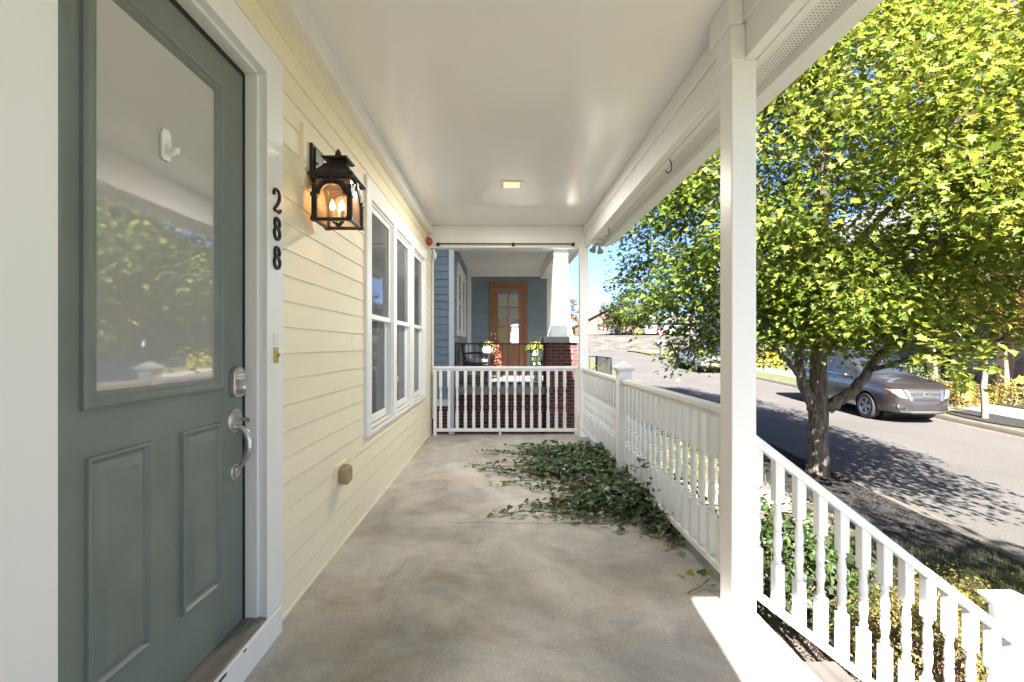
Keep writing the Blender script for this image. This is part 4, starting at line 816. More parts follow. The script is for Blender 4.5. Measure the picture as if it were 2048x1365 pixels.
part('pot', MB().lathe([(0.07, 0.98), (0.085, 1.10), (0.09, 1.12)], 16, (0.80, 10.6, 0)), 'pot_white', mm, smooth=True)
fm = MB(); leaf_puff(fm, 0.80, 10.6, 1.10, 0.20, 0.18, 0.17, 420, 0.06, G1 + [(0.16, 0.19, 0.02)]); leaf_puff(fm, 0.80, 10.6, 1.10, 0.19, 0.17, 0.06, 120, 0.06, G1, True); part('foliage', fm, 'bush_leaf', mm, kind='stuff')
fm = MB(); flower_heads(fm, 0.80, 10.6, 1.12, 0.205, 0.185, 0.175, 80, 0.018, YF); part('blooms', fm, 'bush_leaf', mm, kind='stuff')
part('plant_stand', MB().tube([(0.72, 10.6, FZ), (0.73, 10.6, 0.98)], 0.012, 6).tube([(0.88, 10.6, FZ), (0.87, 10.6, 0.98)], 0.012, 6).lathe([(0.09, 0.965), (0.09, 0.978)], 14, (0.80, 10.6, 0)), 'black_iron', mm)
m2 = thing('potted_plant', (0.82, 10.35, FZ), 'small leafy plant in a white pot under the yellow chrysanthemum', 'potted plant')
part('pot', MB().lathe([(0.075, 0.60), (0.09, 0.70), (0.10, 0.80), (0.102, 0.815)], 16, (0.82, 10.35, 0)), 'pot_white', m2, smooth=True)
fm = MB(); leaf_puff(fm, 0.82, 10.35, 0.80, 0.13, 0.12, 0.14, 140, 0.06, G1); part('foliage', fm, 'bush_leaf', m2, kind='stuff')
part('pot_stand', MB().lathe([(0.085, FZ), (0.08, 0.40), (0.06, 0.58), (0.08, 0.599)], 14, (0.82, 10.35, 0)), 'pot_white', m2, smooth=True)
fm = MB(); leaf_puff(fm, 0.955, 10.2, 0.78, 0.05, 0.06, 0.25, 60, 0.05, [(0.35, 0.06, 0.35), (0.45, 0.10, 0.42), (0.05, 0.08, 0.02)]); fm.tube([(0.955, 10.2, FZ), (0.955, 10.2, 0.9)], 0.008, 5, col=(0.05, 0.08, 0.02))
tag(part('flower_stem', fm, 'bush_leaf'), 'purple flowers rising beside the brick pier', 'flowers')

# ------------------------------------------------------------------ leaves
ML = [(0, 0), (.33, -.06), (.25, .12), (.52, .30), (.27, .35), (.30, .58), (.14, .55), (0, 1.0), (-.14, .55), (-.30, .58), (-.27, .35), (-.52, .30), (-.25, .12), (-.33, -.06)]
IV = [(0, 0), (.30, -.14), (.44, .14), (.28, .36), (.20, .62), (0, .95), (-.20, .62), (-.28, .36), (-.44, .14), (-.30, -.14)]
def leaf_arrays(outline, fold=0.12, droop=0.25):
    v = [(0, 0.30, 0.0)] + [(x, y, fold * abs(x) - droop * max(0, y - .2) ** 2 * .6) for x, y in outline]
    n = len(outline); return np.array(v), [(0, i + 1, (i + 1) % n + 1) for i in range(n)]
def scatter_leaves(outline, pos, nrm, tip, size, cols, name, material, parent=None, fold=0.12, droop=0.3, kind=None):
    """many leaves in one mesh (numpy): pos, unit normal, tip direction, size, colour per leaf"""
    V, F = leaf_arrays(outline, fold, droop); n = len(pos); m = len(V)
    tip = tip - nrm * (tip * nrm).sum(1, keepdims=True); tip /= np.linalg.norm(tip, axis=1, keepdims=True) + 1e-9
    side = np.cross(tip, nrm)
    curl = np.abs(np.random.default_rng(len(pos)).normal(1.0, 0.9, n)); wide = np.random.default_rng(len(pos) + 1).uniform(0.75, 1.1, n)
    W = pos[:, None, :] + size[:, None, None] * (side[:, None, :] * V[None, :, 0:1] * wide[:, None, None] + tip[:, None, :] * V[None, :, 1:2] + nrm[:, None, :] * V[None, :, 2:3] * curl[:, None, None])
    base = np.zeros(3) if parent is None else np.array(base_of(parent))
    me = bpy.data.meshes.new(name); nf = len(F); FA = np.array(F)
    verts = (W.reshape(-1, 3) - base).astype(np.float32); faces = (FA[None] + (np.arange(n) * m)[:, None, None]).reshape(-1, 3).astype(np.int32)
    me.vertices.add(n * m); me.vertices.foreach_set('co', verts.ravel()); me.loops.add(n * nf * 3); me.loops.foreach_set('vertex_index', faces.ravel())
    me.polygons.add(n * nf); me.polygons.foreach_set('loop_start', np.arange(0, n * nf * 3, 3, dtype=np.int32)); me.polygons.foreach_set('loop_total', np.full(n * nf, 3, dtype=np.int32))
    ca = me.color_attributes.new('tint', 'FLOAT_COLOR', 'POINT'); ca.data.foreach_set('color', np.repeat(np.c_[cols, np.ones(n)], m, axis=0).astype(np.float32).ravel())
    me.materials.append(MATS[material]); me.update(calc_edges=True)
    o = bpy.data.objects.new(name, me); COL.objects.link(o)
    if parent is not None: o.parent = parent
    BASE[o.name] = Vector((0, 0, 0))
    if kind: o['kind'] = kind
    return o
def unit(a): return a / (np.linalg.norm(a, axis=1, keepdims=True) + 1e-9)
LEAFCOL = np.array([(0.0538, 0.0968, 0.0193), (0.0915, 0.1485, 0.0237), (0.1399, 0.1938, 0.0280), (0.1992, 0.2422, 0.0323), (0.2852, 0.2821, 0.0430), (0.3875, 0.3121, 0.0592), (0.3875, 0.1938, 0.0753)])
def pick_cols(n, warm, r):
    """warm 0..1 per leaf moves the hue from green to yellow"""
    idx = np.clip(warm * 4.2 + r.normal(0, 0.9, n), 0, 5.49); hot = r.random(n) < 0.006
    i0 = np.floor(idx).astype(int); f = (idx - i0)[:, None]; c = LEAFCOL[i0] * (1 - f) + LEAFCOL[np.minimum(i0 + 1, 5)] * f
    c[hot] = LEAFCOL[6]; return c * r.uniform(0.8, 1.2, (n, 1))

def maple(name, label, base, limbs, sites, per_site, spray, leaf, r, bark, warm_fn, group=None, trunk_prof=None, palette=None, thick=0.25, tilt=0.85):
    t = thing(name, base, label, 'tree', group)
    tm = MB()
    nodes = []
    for pts, rad in limbs:
        # subdivide each limb with a little wobble
        P = [Vector(p) for p in pts]; Q = []; RR = []
        for i in range(len(P) - 1):
            nsub = 16 if (trunk_prof and not nodes) else 4
            for s in range(nsub): f = s / nsub; Q.append(P[i].lerp(P[i + 1], f) + Vector((r.normal(0, 0.012), r.normal(0, 0.012), 0)) * (0.15 if nsub == 16 else 1)); RR.append(rad[i] * (1 - f) + rad[i + 1] * f)
        Q.append(P[-1]); RR.append(rad[-1]); tm.tube(Q, RR, (72 if not nodes else 16) if (trunk_prof and rad[0] > 0.1) else 10)
        if not nodes: trunk_n = len(tm.v)
        nodes += list(zip(Q, RR))
    if trunk_prof:                                       # furrowed bark on the thick wood
        c0 = np.array(limbs[0][0], dtype=float)
        for i, p in enumerate(tm.v):
            cx_ = np.interp(p[2], c0[:, 2], c0[:, 0]); cy_ = np.interp(p[2], c0[:, 2], c0[:, 1]); dx, dy = p[0] - cx_, p[1] - cy_; rr = math.hypot(dx, dy)
            if i >= trunk_n or rr < 0.05: continue
            a = math.atan2(dy, dx); k = 0.045 * abs(math.sin(a * 9 + 1.3 * math.sin(p[2] * 5.1) + 0.8 * math.sin(p[2] * 11 + a * 3))) + 0.03 * math.sin(a * 4 + p[2] * 2.3) + 0.02 * math.sin(a * 21 + p[2] * 9) + (0.10 * max(0, -0.95 - p[2]) * math.cos(a * 5 + 0.6))
            tm.v[i] = (cx_ + dx * (1 + k), cy_ + dy * (1 + k), p[2])
    tr = part('trunk', tm, bark, t, smooth=60)
    bmb = MB(); NP = [np.array(q) for q, _ in nodes]; NR = [q for _, q in nodes]
    ctr = np.array(base)
    order = np.argsort([np.linalg.norm(s - ctr) for s in sites])
    for k in order:
        s = sites[k]; A = np.array(NP); d = np.linalg.norm(A - s, axis=1) + 0.6 * np.maximum(0, A[:, 2] - s[2] + 0.1) + 0.35 * (np.array(NR) < 0.012)
        j = int(np.argmin(d)); p0 = A[j]; L_ = np.linalg.norm(s - p0); r0 = min(NR[j] * 0.62, 0.012 + 0.016 * L_); mid = (p0 + s) / 2 + np.array([0, 0, 0.10 * L_]) + r.normal(0, 0.05 * L_, 3)
        pts = [(1 - u) ** 2 * p0 + 2 * u * (1 - u) * mid + u * u * s for u in np.linspace(0, 1, 5)]; rr = list(np.linspace(r0, 0.005, 5))
        bmb.tube(pts, rr, 5, cap=False)
        for q, w in zip(pts[1:], rr[1:]): NP.append(q); NR.append(w)
        out = s - np.array([ctr[0], ctr[1], s[2]]); out = out / (np.linalg.norm(out) + 1e-6)
        for _ in range(4):
            e = s + out * r.uniform(0.1, spray * 0.8) + r.normal(0, spray * 0.45, 3) * np.array([1, 1, 0.4]); bmb.tube([s, (s + e) / 2 + np.array([0, 0, 0.05]), e], [0.006, 0.004, 0.002], 4, cap=False)
    part('branches', bmb, bark, t, smooth=60, kind='stuff')
    n = len(sites) * per_site; S = np.repeat(sites, per_site, axis=0)
    out = S - np.array([ctr[0], ctr[1], 0]) * np.array([1, 1, 0]); out[:, 2] = 0; out = unit(out)
    rad = np.sqrt(r.random(n)) * spray * np.repeat(r.uniform(0.65, 1.25, len(sites)), per_site); ang = r.uniform(0, 2 * np.pi, n)
    off = np.c_[np.cos(ang) * rad, np.sin(ang) * rad, r.normal(0, thick, n) * spray]
    off[:, 2] -= 0.30 * (off * out).sum(1) * 0.6 + 0.25 * rad ** 2
    pos = S + off
    nrm = unit(np.c_[r.normal(0, tilt, n), r.normal(0, tilt, n), np.ones(n)] + out * 0.35)
    tip = unit(np.c_[off[:, 0], off[:, 1], np.zeros(n)] + out * 0.3 + np.c_[np.zeros(n), np.zeros(n), np.full(n, -0.35)] + r.normal(0, 0.25, (n, 3)))
    size = leaf * r.uniform(0.5, 1.3, n); warm = warm_fn(pos, r)
    cols = pick_cols(n, warm, r) if palette is None else palette(n, r)
    scatter_leaves(ML, pos, nrm, tip, size, cols, 'crown', 'leaf', t, kind='stuff')
    return t
def px(x, y, Y): return np.array([(x - 1002) * Y / 910, Y, 1.2 + (692 - y) * Y / 910])
r1 = np.random.default_rng(11)
TB = (5.66, 8.15, -1.25)
limbs = [
    ([(5.66, 8.15, -1.34), (5.66, 8.15, -1.18), (5.67, 8.15, -0.9), (5.68, 8.15, -0.4), (5.69, 8.16, 0.0), (5.70, 8.18, 0.35), (5.72, 8.2, 1.2), (5.78, 8.25, 2.5), (5.85, 8.2, 4.2), (5.9, 8.3, 6.2), (5.9, 8.3, 8.2)], [0.215, 0.185, 0.158, 0.142, 0.150, 0.138, 0.112, 0.092, 0.072, 0.042, 0.012]),
    ([(5.62, 8.12, 0.05), (5.50, 8.1, 0.24), (5.36, 8.1, 0.52), (5.30, 8.1, 0.95), (5.27, 8.12, 1.5), (5.20, 8.15, 2.2), (4.95, 8.3, 3.3), (4.7, 8.5, 4.6)], [0.11, 0.095, 0.08, 0.072, 0.065, 0.055, 0.04, 0.015]),
    ([(5.34, 8.1, 0.62), (5.1, 8.0, 0.85), (4.9, 7.9, 1.0), (4.5, 7.6, 1.35), (3.9, 7.2, 1.9)], [0.05, 0.042, 0.034, 0.024, 0.01]),
    ([(5.80, 8.10, 0.08), (5.98, 8.02, 0.26), (6.16, 7.95, 0.42), (6.34, 7.9, 0.70), (6.46, 7.8, 1.0), (6.8, 7.4, 1.6), (7.1, 7.0, 2.5), (7.3, 6.8, 3.6)], [0.115, 0.098, 0.088, 0.075, 0.068, 0.055, 0.04, 0.014]),
    ([(5.71, 8.2, 0.9), (6.3, 8.4, 1.5), (7.0, 8.6, 2.1), (7.9, 8.7, 2.9), (8.6, 8.7, 3.4)], [0.07, 0.055, 0.045, 0.03, 0.01]),
    ([(5.75, 8.25, 1.9), (5.2, 9.0, 2.8), (4.6, 9.8, 3.5), (3.8, 10.5, 4.0)], [0.06, 0.045, 0.03, 0.01]),
    ([(5.72, 8.15, 1.2), (5.75, 7.4, 1.7), (5.7, 6.5, 2.2), (5.6, 5.6, 2.7), (5.4, 4.8, 2.9)], [0.06, 0.05, 0.038, 0.026, 0.01]),
    ([(5.8, 8.2, 2.4), (6.4, 7.3, 3.6), (6.8, 6.3, 4.6), (7.0, 5.6, 5.3)], [0.06, 0.045, 0.03, 0.01]),
    ([(6.34, 7.9, 0.75), (6.5, 7.2, 1.0), (6.55, 6.4, 1.18), (6.4, 5.7, 1.3)], [0.045, 0.036, 0.026, 0.01]),
]
def crown_sites(n, c, rad, r, zmin, keep=None):
    S = []
    while len(S) < n:
        d = r.normal(0, 1, 3); d /= np.linalg.norm(d); k = r.uniform(0.30, 1.0) ** 0.55
        p = np.array(c) + d * np.array(rad) * k
        if p[2] < zmin: continue
        if keep is not None and not keep(p): continue
        S.append(p)
    return np.array(S)
def keep_main(p):
    X, Y, Z = p; u = 1002 + 910 * X / Y; v = 692 - 910 * (Z - 1.2) / Y
    if X < 2.1: return False
    if Y < 4.4: return False
    if v > 665 and 1560 < u < 1850: return False       # trunk fork and lower limbs stay bare
    if v > 690: return False
    if u < 1440 and v > 640 - 0.25 * (1440 - u): return False
    if u < 1265 and v < 500: return False
    if u < 1330 and v > 575: return False
    if u < 1270 and v > 545: return False
    if X < 2.9 and Z > 4.2: return False
    return True
sites = crown_sites(285, (5.35, 8.2, 4.6), (3.5, 4.0, 4.6), r1, 1.05, keep_main)
extra = np.array([px(1410, 690, 8.6), px(1425, 685, 8.3), px(1375, 655, 8.8), px(1420, 640, 8.3), px(1290, 540, 9.4), px(1330, 560, 9.0), px(1390, 600, 8.6), px(1300, 500, 9.2), px(1560, 640, 7.4), px(1620, 660, 7.6), px(1550, 680, 8.6), px(1340, 610, 8.8),
                  px(1690, 655, 7.7), px(1740, 635, 7.2), px(1540, 560, 6.8), px(1600, 520, 6.2), px(1760, 600, 6.4), px(1840, 640, 6.6), px(1900, 600, 5.8), px(1990, 560, 5.6), px(1980, 640, 6.2), px(1700, 560, 6.0), px(1790, 655, 7.6), px(1660, 670, 8.4), px(2030, 480, 5.6), px(2030, 350, 5.8), px(1960, 250, 5.9)])
side = crown_sites(40, (6.7, 5.0, 3.3), (1.8, 2.2, 2.2), r1, 1.25, lambda p: p[0] / p[1] > 1.0 and p[1] > 2.6 and p[0] > 4.6)
sites = np.vstack([sites, extra, side])
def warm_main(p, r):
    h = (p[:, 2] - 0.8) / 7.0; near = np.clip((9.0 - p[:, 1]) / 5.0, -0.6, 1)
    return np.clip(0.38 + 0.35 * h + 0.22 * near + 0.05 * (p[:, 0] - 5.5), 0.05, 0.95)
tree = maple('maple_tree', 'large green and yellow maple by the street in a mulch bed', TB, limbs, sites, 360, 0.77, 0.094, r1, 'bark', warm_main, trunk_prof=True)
# the drooping near spray: every leaf its own object
lf = MB(); V, F = leaf_arrays(ML, 0.12, 0.35); lf.add([tuple(v) for v in V], F); LEAF1 = mesh_from(lf, 'leaf', 'single_leaf')
sprig = MB(); tw = [(5.6, 6.1, 1.75), (5.45, 5.7, 1.62), (5.3, 5.35, 1.45), (5.2, 5.1, 1.25)]
sprig.tube(tw, [0.016, 0.013, 0.010, 0.006], 6); spr = part('low_branch', sprig, 'bark_smooth', tree, smooth=60)
for i in range(150):
    u = random.uniform(1830, 2000); v = random.gauss(706, 26) + 0.10 * abs(u - 1905) ; Y = random.uniform(4.9, 5.9)
    if v < 645: v = 650 + random.uniform(0, 20)
    p = px(u, v, Y); s = random.uniform(0.095, 0.15)
    inst('leaf', LEAF1, spr, tuple(p), (random.gauss(0.35, 0.45), random.gauss(0, 0.4), random.uniform(-3.14, 3.14)), (s, s, s))
for i in range(30):
    p = px(random.uniform(1905, 1945), random.uniform(745, 785), random.uniform(5.0, 5.4)); s = random.uniform(0.09, 0.13); inst('leaf', LEAF1, spr, tuple(p), (random.gauss(-0.9, 0.4), random.gauss(0, 0.4), random.uniform(-3.14, 3.14)), (s, s, s))
for (u, v) in ((2018, 700), (2000, 752), (2021, 758), (2033, 757), (1996, 690), (1984, 735)):
    p = px(u, v, 4.6); inst('leaf', LEAF1, spr, tuple(p), (random.gauss(-0.7, 0.2), random.gauss(0, 0.3), random.uniform(-0.6, 0.6) + 3.14), (0.13, 0.13, 0.13))

# ------------------------------------------------------------------ ivy creeping over the porch floor
r2 = np.random.default_rng(5)
ivy = thing('ivy_patch', (0.7, 3.9, 0), 'dark green ivy creeping over the porch floor from under the side railing', 'ivy')
IVP = []; stems = MB()
targets = [(-0.22, 5.15), (-0.12, 5.02), (-0.02, 5.3), (0.2, 5.2), (0.45, 5.1), (-0.25, 4.55), (-0.22, 4.35), (-0.1, 4.2), (0.0, 4.0), (-0.03, 3.25), (0.08, 3.35), (0.2, 3.4), (0.35, 3.35), (0.5, 3.25), (0.62, 3.15), (0.75, 3.0), (0.85, 2.9), (1.0, 2.8), (1.05, 2.75), (0.3, 3.8), (0.15, 4.6), (0.7, 3.4), (0.9, 3.2), (0.4, 4.7), (0.8, 4.9), (0.95, 5.1), (0.3, 4.4), (0.6, 4.1), (0.5, 3.7), (0.75, 4.4)]
for j, (tx, ty) in enumerate(targets * 5):
    tx += r2.normal(0, 0.05) + (0.12 if j >= 30 else 0) * r2.random(); ty += r2.normal(0, 0.07)
    if j >= 30: tx = 0.14 + (tx + 0.25) * 0.76
    y0 = min(max(3.0 + (ty - 2.8) * 0.72 + r2.normal(0, 0.15), 2.85), 4.75); p0 = np.array([1.12, y0]); p1 = np.array([tx, ty]); d = p1 - p0; L_ = np.linalg.norm(d); nn = np.array([-d[1], d[0]]) / (L_ + 1e-6); amp = r2.normal(0, 0.10)
    n = int(L_ / 0.020); pts = []
    for i in range(n):
        u = i / n; q = p0 + d * u + nn * amp * math.sin(u * 3.14) + nn * 0.02 * math.sin(u * 19 + j); hgt = 0.015 + 0.12 * (1 - u) * r2.random() + 0.06 * math.sin(min(1, (1 - u) * 1.5) * 1.5) * r2.random()
        if i % 6 == 0: pts.append((q[0], q[1], 0.012 + 0.02 * (1 - u)))
        IVP.append((q[0] + r2.normal(0, 0.026), q[1] + r2.normal(0, 0.026), hgt, u, math.atan2(d[1], d[0]) + r2.normal(0, 0.9)))
    if len(pts) > 2: stems.tube([(q[0], q[1], q[2] + 0.03 * r2.random()) for q in pts], 0.0035, 4, cap=False)
part('stems', stems, 'twig', ivy, kind='stuff')
# climbing bits on the rail
for i in range(46):
    yb = r2.uniform(2.75, 3.75); IVP.append((1.06 + r2.normal(0, 0.03), yb, max(0.03, 0.10 + 0.22 * math.exp(-((yb - 3.35) / 0.2) ** 2) + r2.normal(0, 0.05)), 0.3, r2.uniform(0, 6.28)))
IVP = [p for p in IVP if p[0] < 1.16]
IVP.sort(key=lambda p: p[1] - 0.5 * p[2] * 4)
lf = MB(); V, F = leaf_arrays(IV, 0.10, 0.2); lf.add([tuple(v) for v in V], F); IVY1 = mesh_from(lf, 'leaf', 'single_ivy')
near = [p for i, p in enumerate(IVP) if p[2] > 0.03 and i < 900][::3][:270]; ns_ = set(id(p) for p in near); rest = [p for p in IVP if id(p) not in ns_]
for p in near:
    s = r2.uniform(0.036, 0.062); inst('leaf', IVY1, ivy, (p[0], p[1], p[2] + 0.012), (r2.normal(0.1, 0.35), r2.normal(0, 0.35), p[4] - 1.57), (s, s, s))
A = np.array([p[:5] for p in rest]); n = len(A)
nrm = unit(np.c_[r2.normal(0, 0.4, n), r2.normal(-0.12, 0.4, n), np.ones(n)]); tip = np.c_[np.cos(A[:, 4]), np.sin(A[:, 4]), r2.normal(-0.1, 0.2, n)]
young = (A[:, 3] > 0.86) & (r2.random(n) < 0.75); cols = np.where(young[:, None], np.array([0.16, 0.23, 0.04]), np.array([0.048, 0.080, 0.030])) * r2.uniform(0.5, 1.7, (n, 1))
scatter_leaves(IV, A[:, :3].copy(), nrm, unit(tip), np.where(young, 0.042, 0.048) * r2.uniform(0.7, 1.25, n), cols, 'leaves', 'ivy_leaf', ivy, 0.10, 0.2, kind='stuff')
sg = thing('ivy_sprig', (0.97, 2.24, 0), 'small ivy sprig poking from the foot of the near roof post', 'ivy')
part('stem', MB().tube([(1.05, 2.30, 0.02), (0.98, 2.24, 0.015), (0.90, 2.19, 0.012)], 0.003, 5), 'twig', sg)
lf = MB(); lf.add([tuple(v) for v in V], F); YIVY = mesh_from(lf, 'leaf', 'single_leaf'); 
for (x, y, z_, s, a) in ((0.905, 2.25, 0.05, 0.045, 2.6), (0.945, 2.27, 0.055, 0.05, 1.2), (0.96, 2.20, 0.045, 0.05, 4.2), (0.995, 2.27, 0.06, 0.055, 0.6), (1.01, 2.19, 0.05, 0.055, 4.6), (1.035, 2.26, 0.06, 0.05, 1.0)):
    inst('leaf', YIVY if s < 0.052 else IVY1, sg, (x, y, z_), (0.35, 0.1, a - 1.57), (s, s, s))

# ------------------------------------------------------------------ shrubs beside the steps
def shrub(name, label, c, rad, n, size, cols, twigs=24, r=r2, group=None, outline='quad', low=0.15):
    gz = c[2]; t = thing(name, c, label, 'shrub', group); tm = MB()
    for i in range(twigs):
        a = r.uniform(0, 6.28); k = r.uniform(0.25, 0.95); e = Vector((c[0] + rad[0] * k * math.cos(a), c[1] + rad[1] * k * math.sin(a), gz + rad[2] * r.uniform(0.55, 1.0) * math.sqrt(max(0.05, 1 - k * k * 0.8)))); b_ = Vector((c[0] + r.normal(0, 0.06), c[1] + r.normal(0, 0.06), gz - 0.05)); m_ = b_.lerp(e, 0.5) + Vector((r.normal(0, 0.06), r.normal(0, 0.06), 0.03)); tm.tube([b_, m_, e], [0.007, 0.005, 0.002], 5, cap=False)
    part('stems', tm, 'twig', t, kind='stuff')
    d = unit(r.normal(0, 1, (n, 3))); d[:, 2] = np.abs(d[:, 2]); k = r.uniform(0.72, 1.04, n) * (1 + 0.12 * np.sin(d[:, 0] * 9 + d[:, 1] * 7)); P = np.array(c) + d * np.array(rad) * k[:, None]
    keep = P[:, 2] > gz + rad[2] * low; P, d = P[keep], d[keep]; m = len(P)
    nrm = unit(d + r.normal(0, 0.55, (m, 3))); tip = unit(np.cross(nrm, r.normal(0, 1, (m, 3))) + d * 0.6 + np.array([0, 0, 0.3]))
    col_ = np.array(cols)[r.integers(0, len(cols), m)] * r.uniform(0.75, 1.25, (m, 1))
    ol = [(0, 0), (.22, .3), (.20, .6), (0, 1), (-.20, .6), (-.22, .3)]
    scatter_leaves(ol, P, nrm, tip, size * r.uniform(0.6, 1.25, m), col_, 'foliage', 'bush_leaf', t, kind='stuff'); return t
GR = [(0.0296, 0.0568, 0.0096), (0.0448, 0.0776, 0.0136), (0.0152, 0.0296, 0.0056), (0.0240, 0.0448, 0.0096)]
YG = [(0.132, 0.114, 0.022), (0.176, 0.141, 0.031), (0.075, 0.075, 0.014), (0.106, 0.088, 0.018), (0.146, 0.132, 0.053)]
GY = lambda x, y: ground_z(x, y)
shrub('leafy_shrub', 'bright green broad-leaved shrub behind the top of the stair railing', (2.35, 3.75, GY(2.35, 3.75)), (0.62, 0.60, 0.80), 3600, 0.068, GR)
shrub('leafy_shrub', 'green shrub pressed against the outside of the side railing', (1.75, 4.6, GY(1.75, 4.6)), (0.45, 0.9, 0.75), 2600, 0.065, GR)
shrub('golden_shrub', 'fine-leaved yellow green shrub with bare twigs beside the steps', (2.55, 2.75, GY(2.55, 2.75)), (0.62, 0.42, 0.68), 12000, 0.026, YG, 120, low=0.45)
shrub('golden_shrub', 'yellow green shrub at the grass edge behind the stair newel', (3.15, 3.15, GY(3.15, 3.15)), (0.55, 0.45, 0.62), 10000, 0.026, YG, 80, low=0.4)
shrub('golden_shrub', 'pale sunlit shrub seen through the side railing balusters', (2.2, 6.8, GY(2.2, 6.8)), (0.8, 0.8, 0.7), 2400, 0.07, [(0.138, 0.149, 0.033), (0.187, 0.176, 0.055), (0.083, 0.110, 0.022)])
wm = MB()
for i in range(26):
    x, y = random.uniform(2.0, 3.0), random.uniform(2.2, 2.6); g = GY(x, y)
    for k in range(5): a = random.uniform(0, 6.28); e = Vector((x + 0.06 * math.cos(a), y + 0.06 * math.sin(a), g + random.uniform(0.05, 0.14))); sd = Vector((-math.sin(a), math.cos(a), 0)) * 0.012; wm.add([(x, y, g), tuple(e * 0.5 + Vector((x, y, g)) * 0.5 + sd), tuple(e), tuple(e * 0.5 + Vector((x, y, g)) * 0.5 - sd)], [(0, 1, 2), (0, 2, 3)], random.choice(GR))
tag(part('ground_weeds', wm, 'bush_leaf'), 'scattered green weeds under the golden shrub', 'weeds', kind='stuff')
# grass at the kerb and mulch chips
gm_ = MB(); 
def blades(mb, n, fx, fy, hmin, hmax, cols, cond=None):
    k = 0
    while k < n:
        y = fy(); x = fx(y)
        k += 1
        if cond and not cond(x, y): continue
        g = ground_z(x, y); a = random.uniform(0, 6.28); h = random.uniform(hmin, hmax); lean = h * random.uniform(0.2, 1.0); w = 0.004
        mb.add([(x - w * math.sin(a), y + w * math.cos(a), g), (x + w * math.sin(a), y - w * math.cos(a), g), (x + lean * math.cos(a), y + lean * math.sin(a), g + h)], [(0, 1, 2)], random.choice(cols))
GB = [(0.044, 0.066, 0.014), (0.072, 0.083, 0.022), (0.121, 0.105, 0.044), (0.033, 0.050, 0.011)]
blades(gm_, 15000, lambda y: random.uniform(3.3, KN - 0.19 + SK * y), lambda: random.uniform(2.6, 5.3), 0.04, 0.11, GB)
tag(part('grass', gm_, 'bush_leaf'), 'short rough grass along the near kerb', 'grass', kind='stuff')
gm_ = MB(); blades(gm_, 9000, lambda y: random.uniform(1.3, 4.5), lambda: random.uniform(7.2, 12.5), 0.05, 0.12, [(0.110, 0.138, 0.028), (0.154, 0.165, 0.044), (0.077, 0.110, 0.017)])
tag(part('grass', gm_, 'bush_leaf'), 'sunny grass seen beyond the side railing', 'grass', kind='stuff')
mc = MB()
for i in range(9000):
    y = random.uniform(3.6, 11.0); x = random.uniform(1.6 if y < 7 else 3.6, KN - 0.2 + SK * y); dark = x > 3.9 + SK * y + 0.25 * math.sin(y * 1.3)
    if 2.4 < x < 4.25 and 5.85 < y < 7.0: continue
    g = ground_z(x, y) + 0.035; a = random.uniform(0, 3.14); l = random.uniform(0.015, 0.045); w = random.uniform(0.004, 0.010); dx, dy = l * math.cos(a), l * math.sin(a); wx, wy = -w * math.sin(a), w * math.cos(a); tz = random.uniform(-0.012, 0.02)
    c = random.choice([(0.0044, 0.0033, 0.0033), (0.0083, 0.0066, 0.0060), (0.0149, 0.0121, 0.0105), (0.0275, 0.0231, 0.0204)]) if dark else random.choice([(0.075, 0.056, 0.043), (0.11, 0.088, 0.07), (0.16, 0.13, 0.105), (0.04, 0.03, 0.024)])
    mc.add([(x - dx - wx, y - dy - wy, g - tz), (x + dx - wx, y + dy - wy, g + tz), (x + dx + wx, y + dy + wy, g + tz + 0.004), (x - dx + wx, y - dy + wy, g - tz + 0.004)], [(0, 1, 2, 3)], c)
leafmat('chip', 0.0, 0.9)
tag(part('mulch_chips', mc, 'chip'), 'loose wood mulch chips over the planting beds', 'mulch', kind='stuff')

# ------------------------------------------------------------------ across the street
r3 = np.random.default_rng(21)
def young(label, base, h, cr, pal, per, n, leafsize, pale='bark_pale', trunk_r=0.08, lo=0.35):
    bx, by, bz = base; lim = [([(bx, by, bz - 0.1), (bx, by, bz + h * 0.25), (bx + 0.04, by, bz + h * 0.5), (bx, by, bz + h * 0.92)], [trunk_r, trunk_r * 0.85, trunk_r * 0.6, 0.01])]
    S = crown_sites(n, (bx, by, bz + h * (lo + 1) / 2), (cr, cr, h * (1 - lo) / 2), r3, bz + h * lo * 0.9)
    return maple('street_tree', label, base, lim, S, per, cr * 0.36, leafsize, r3, pale, lambda p, r: np.full(len(p), 0.5), palette=pal)
RED = np.array([(0.220, 0.055, 0.028), (0.275, 0.121, 0.044), (0.248, 0.165, 0.044), (0.138, 0.121, 0.028), (0.303, 0.193, 0.110)])
ORG = np.array([(0.248, 0.088, 0.044), (0.220, 0.121, 0.044), (0.165, 0.154, 0.044), (0.138, 0.138, 0.033)])
DGR = np.array([(0.028, 0.050, 0.011), (0.044, 0.072, 0.017), (0.066, 0.083, 0.022), (0.099, 0.094, 0.033)])
pal = lambda C: (lambda n, r: C[r.integers(0, len(C), n)] * r.uniform(0.7, 1.2, (n, 1)))
yb = px(1968, 838, 13.1); young('slim pale-trunked tree with reddening leaves across the street', (yb[0], 13.1, ground_z(yb[0], 13.1)), 5.2, 1.7, pal(RED), 90, 46, 0.14, lo=0.42, trunk_r=0.085)
young('orange tree rising behind the tapered column', (4.9, 34.0, ground_z(4.9, 34)), 5.4, 1.4, pal(ORG), 90, 34, 0.16, 'bark_smooth', lo=0.1)
young('small green and bronze tree above the stone retaining wall', (17.3, 63, 3.2), 5.0, 3.0, pal(DGR), 90, 44, 0.28, 'bark_smooth', lo=0.12)
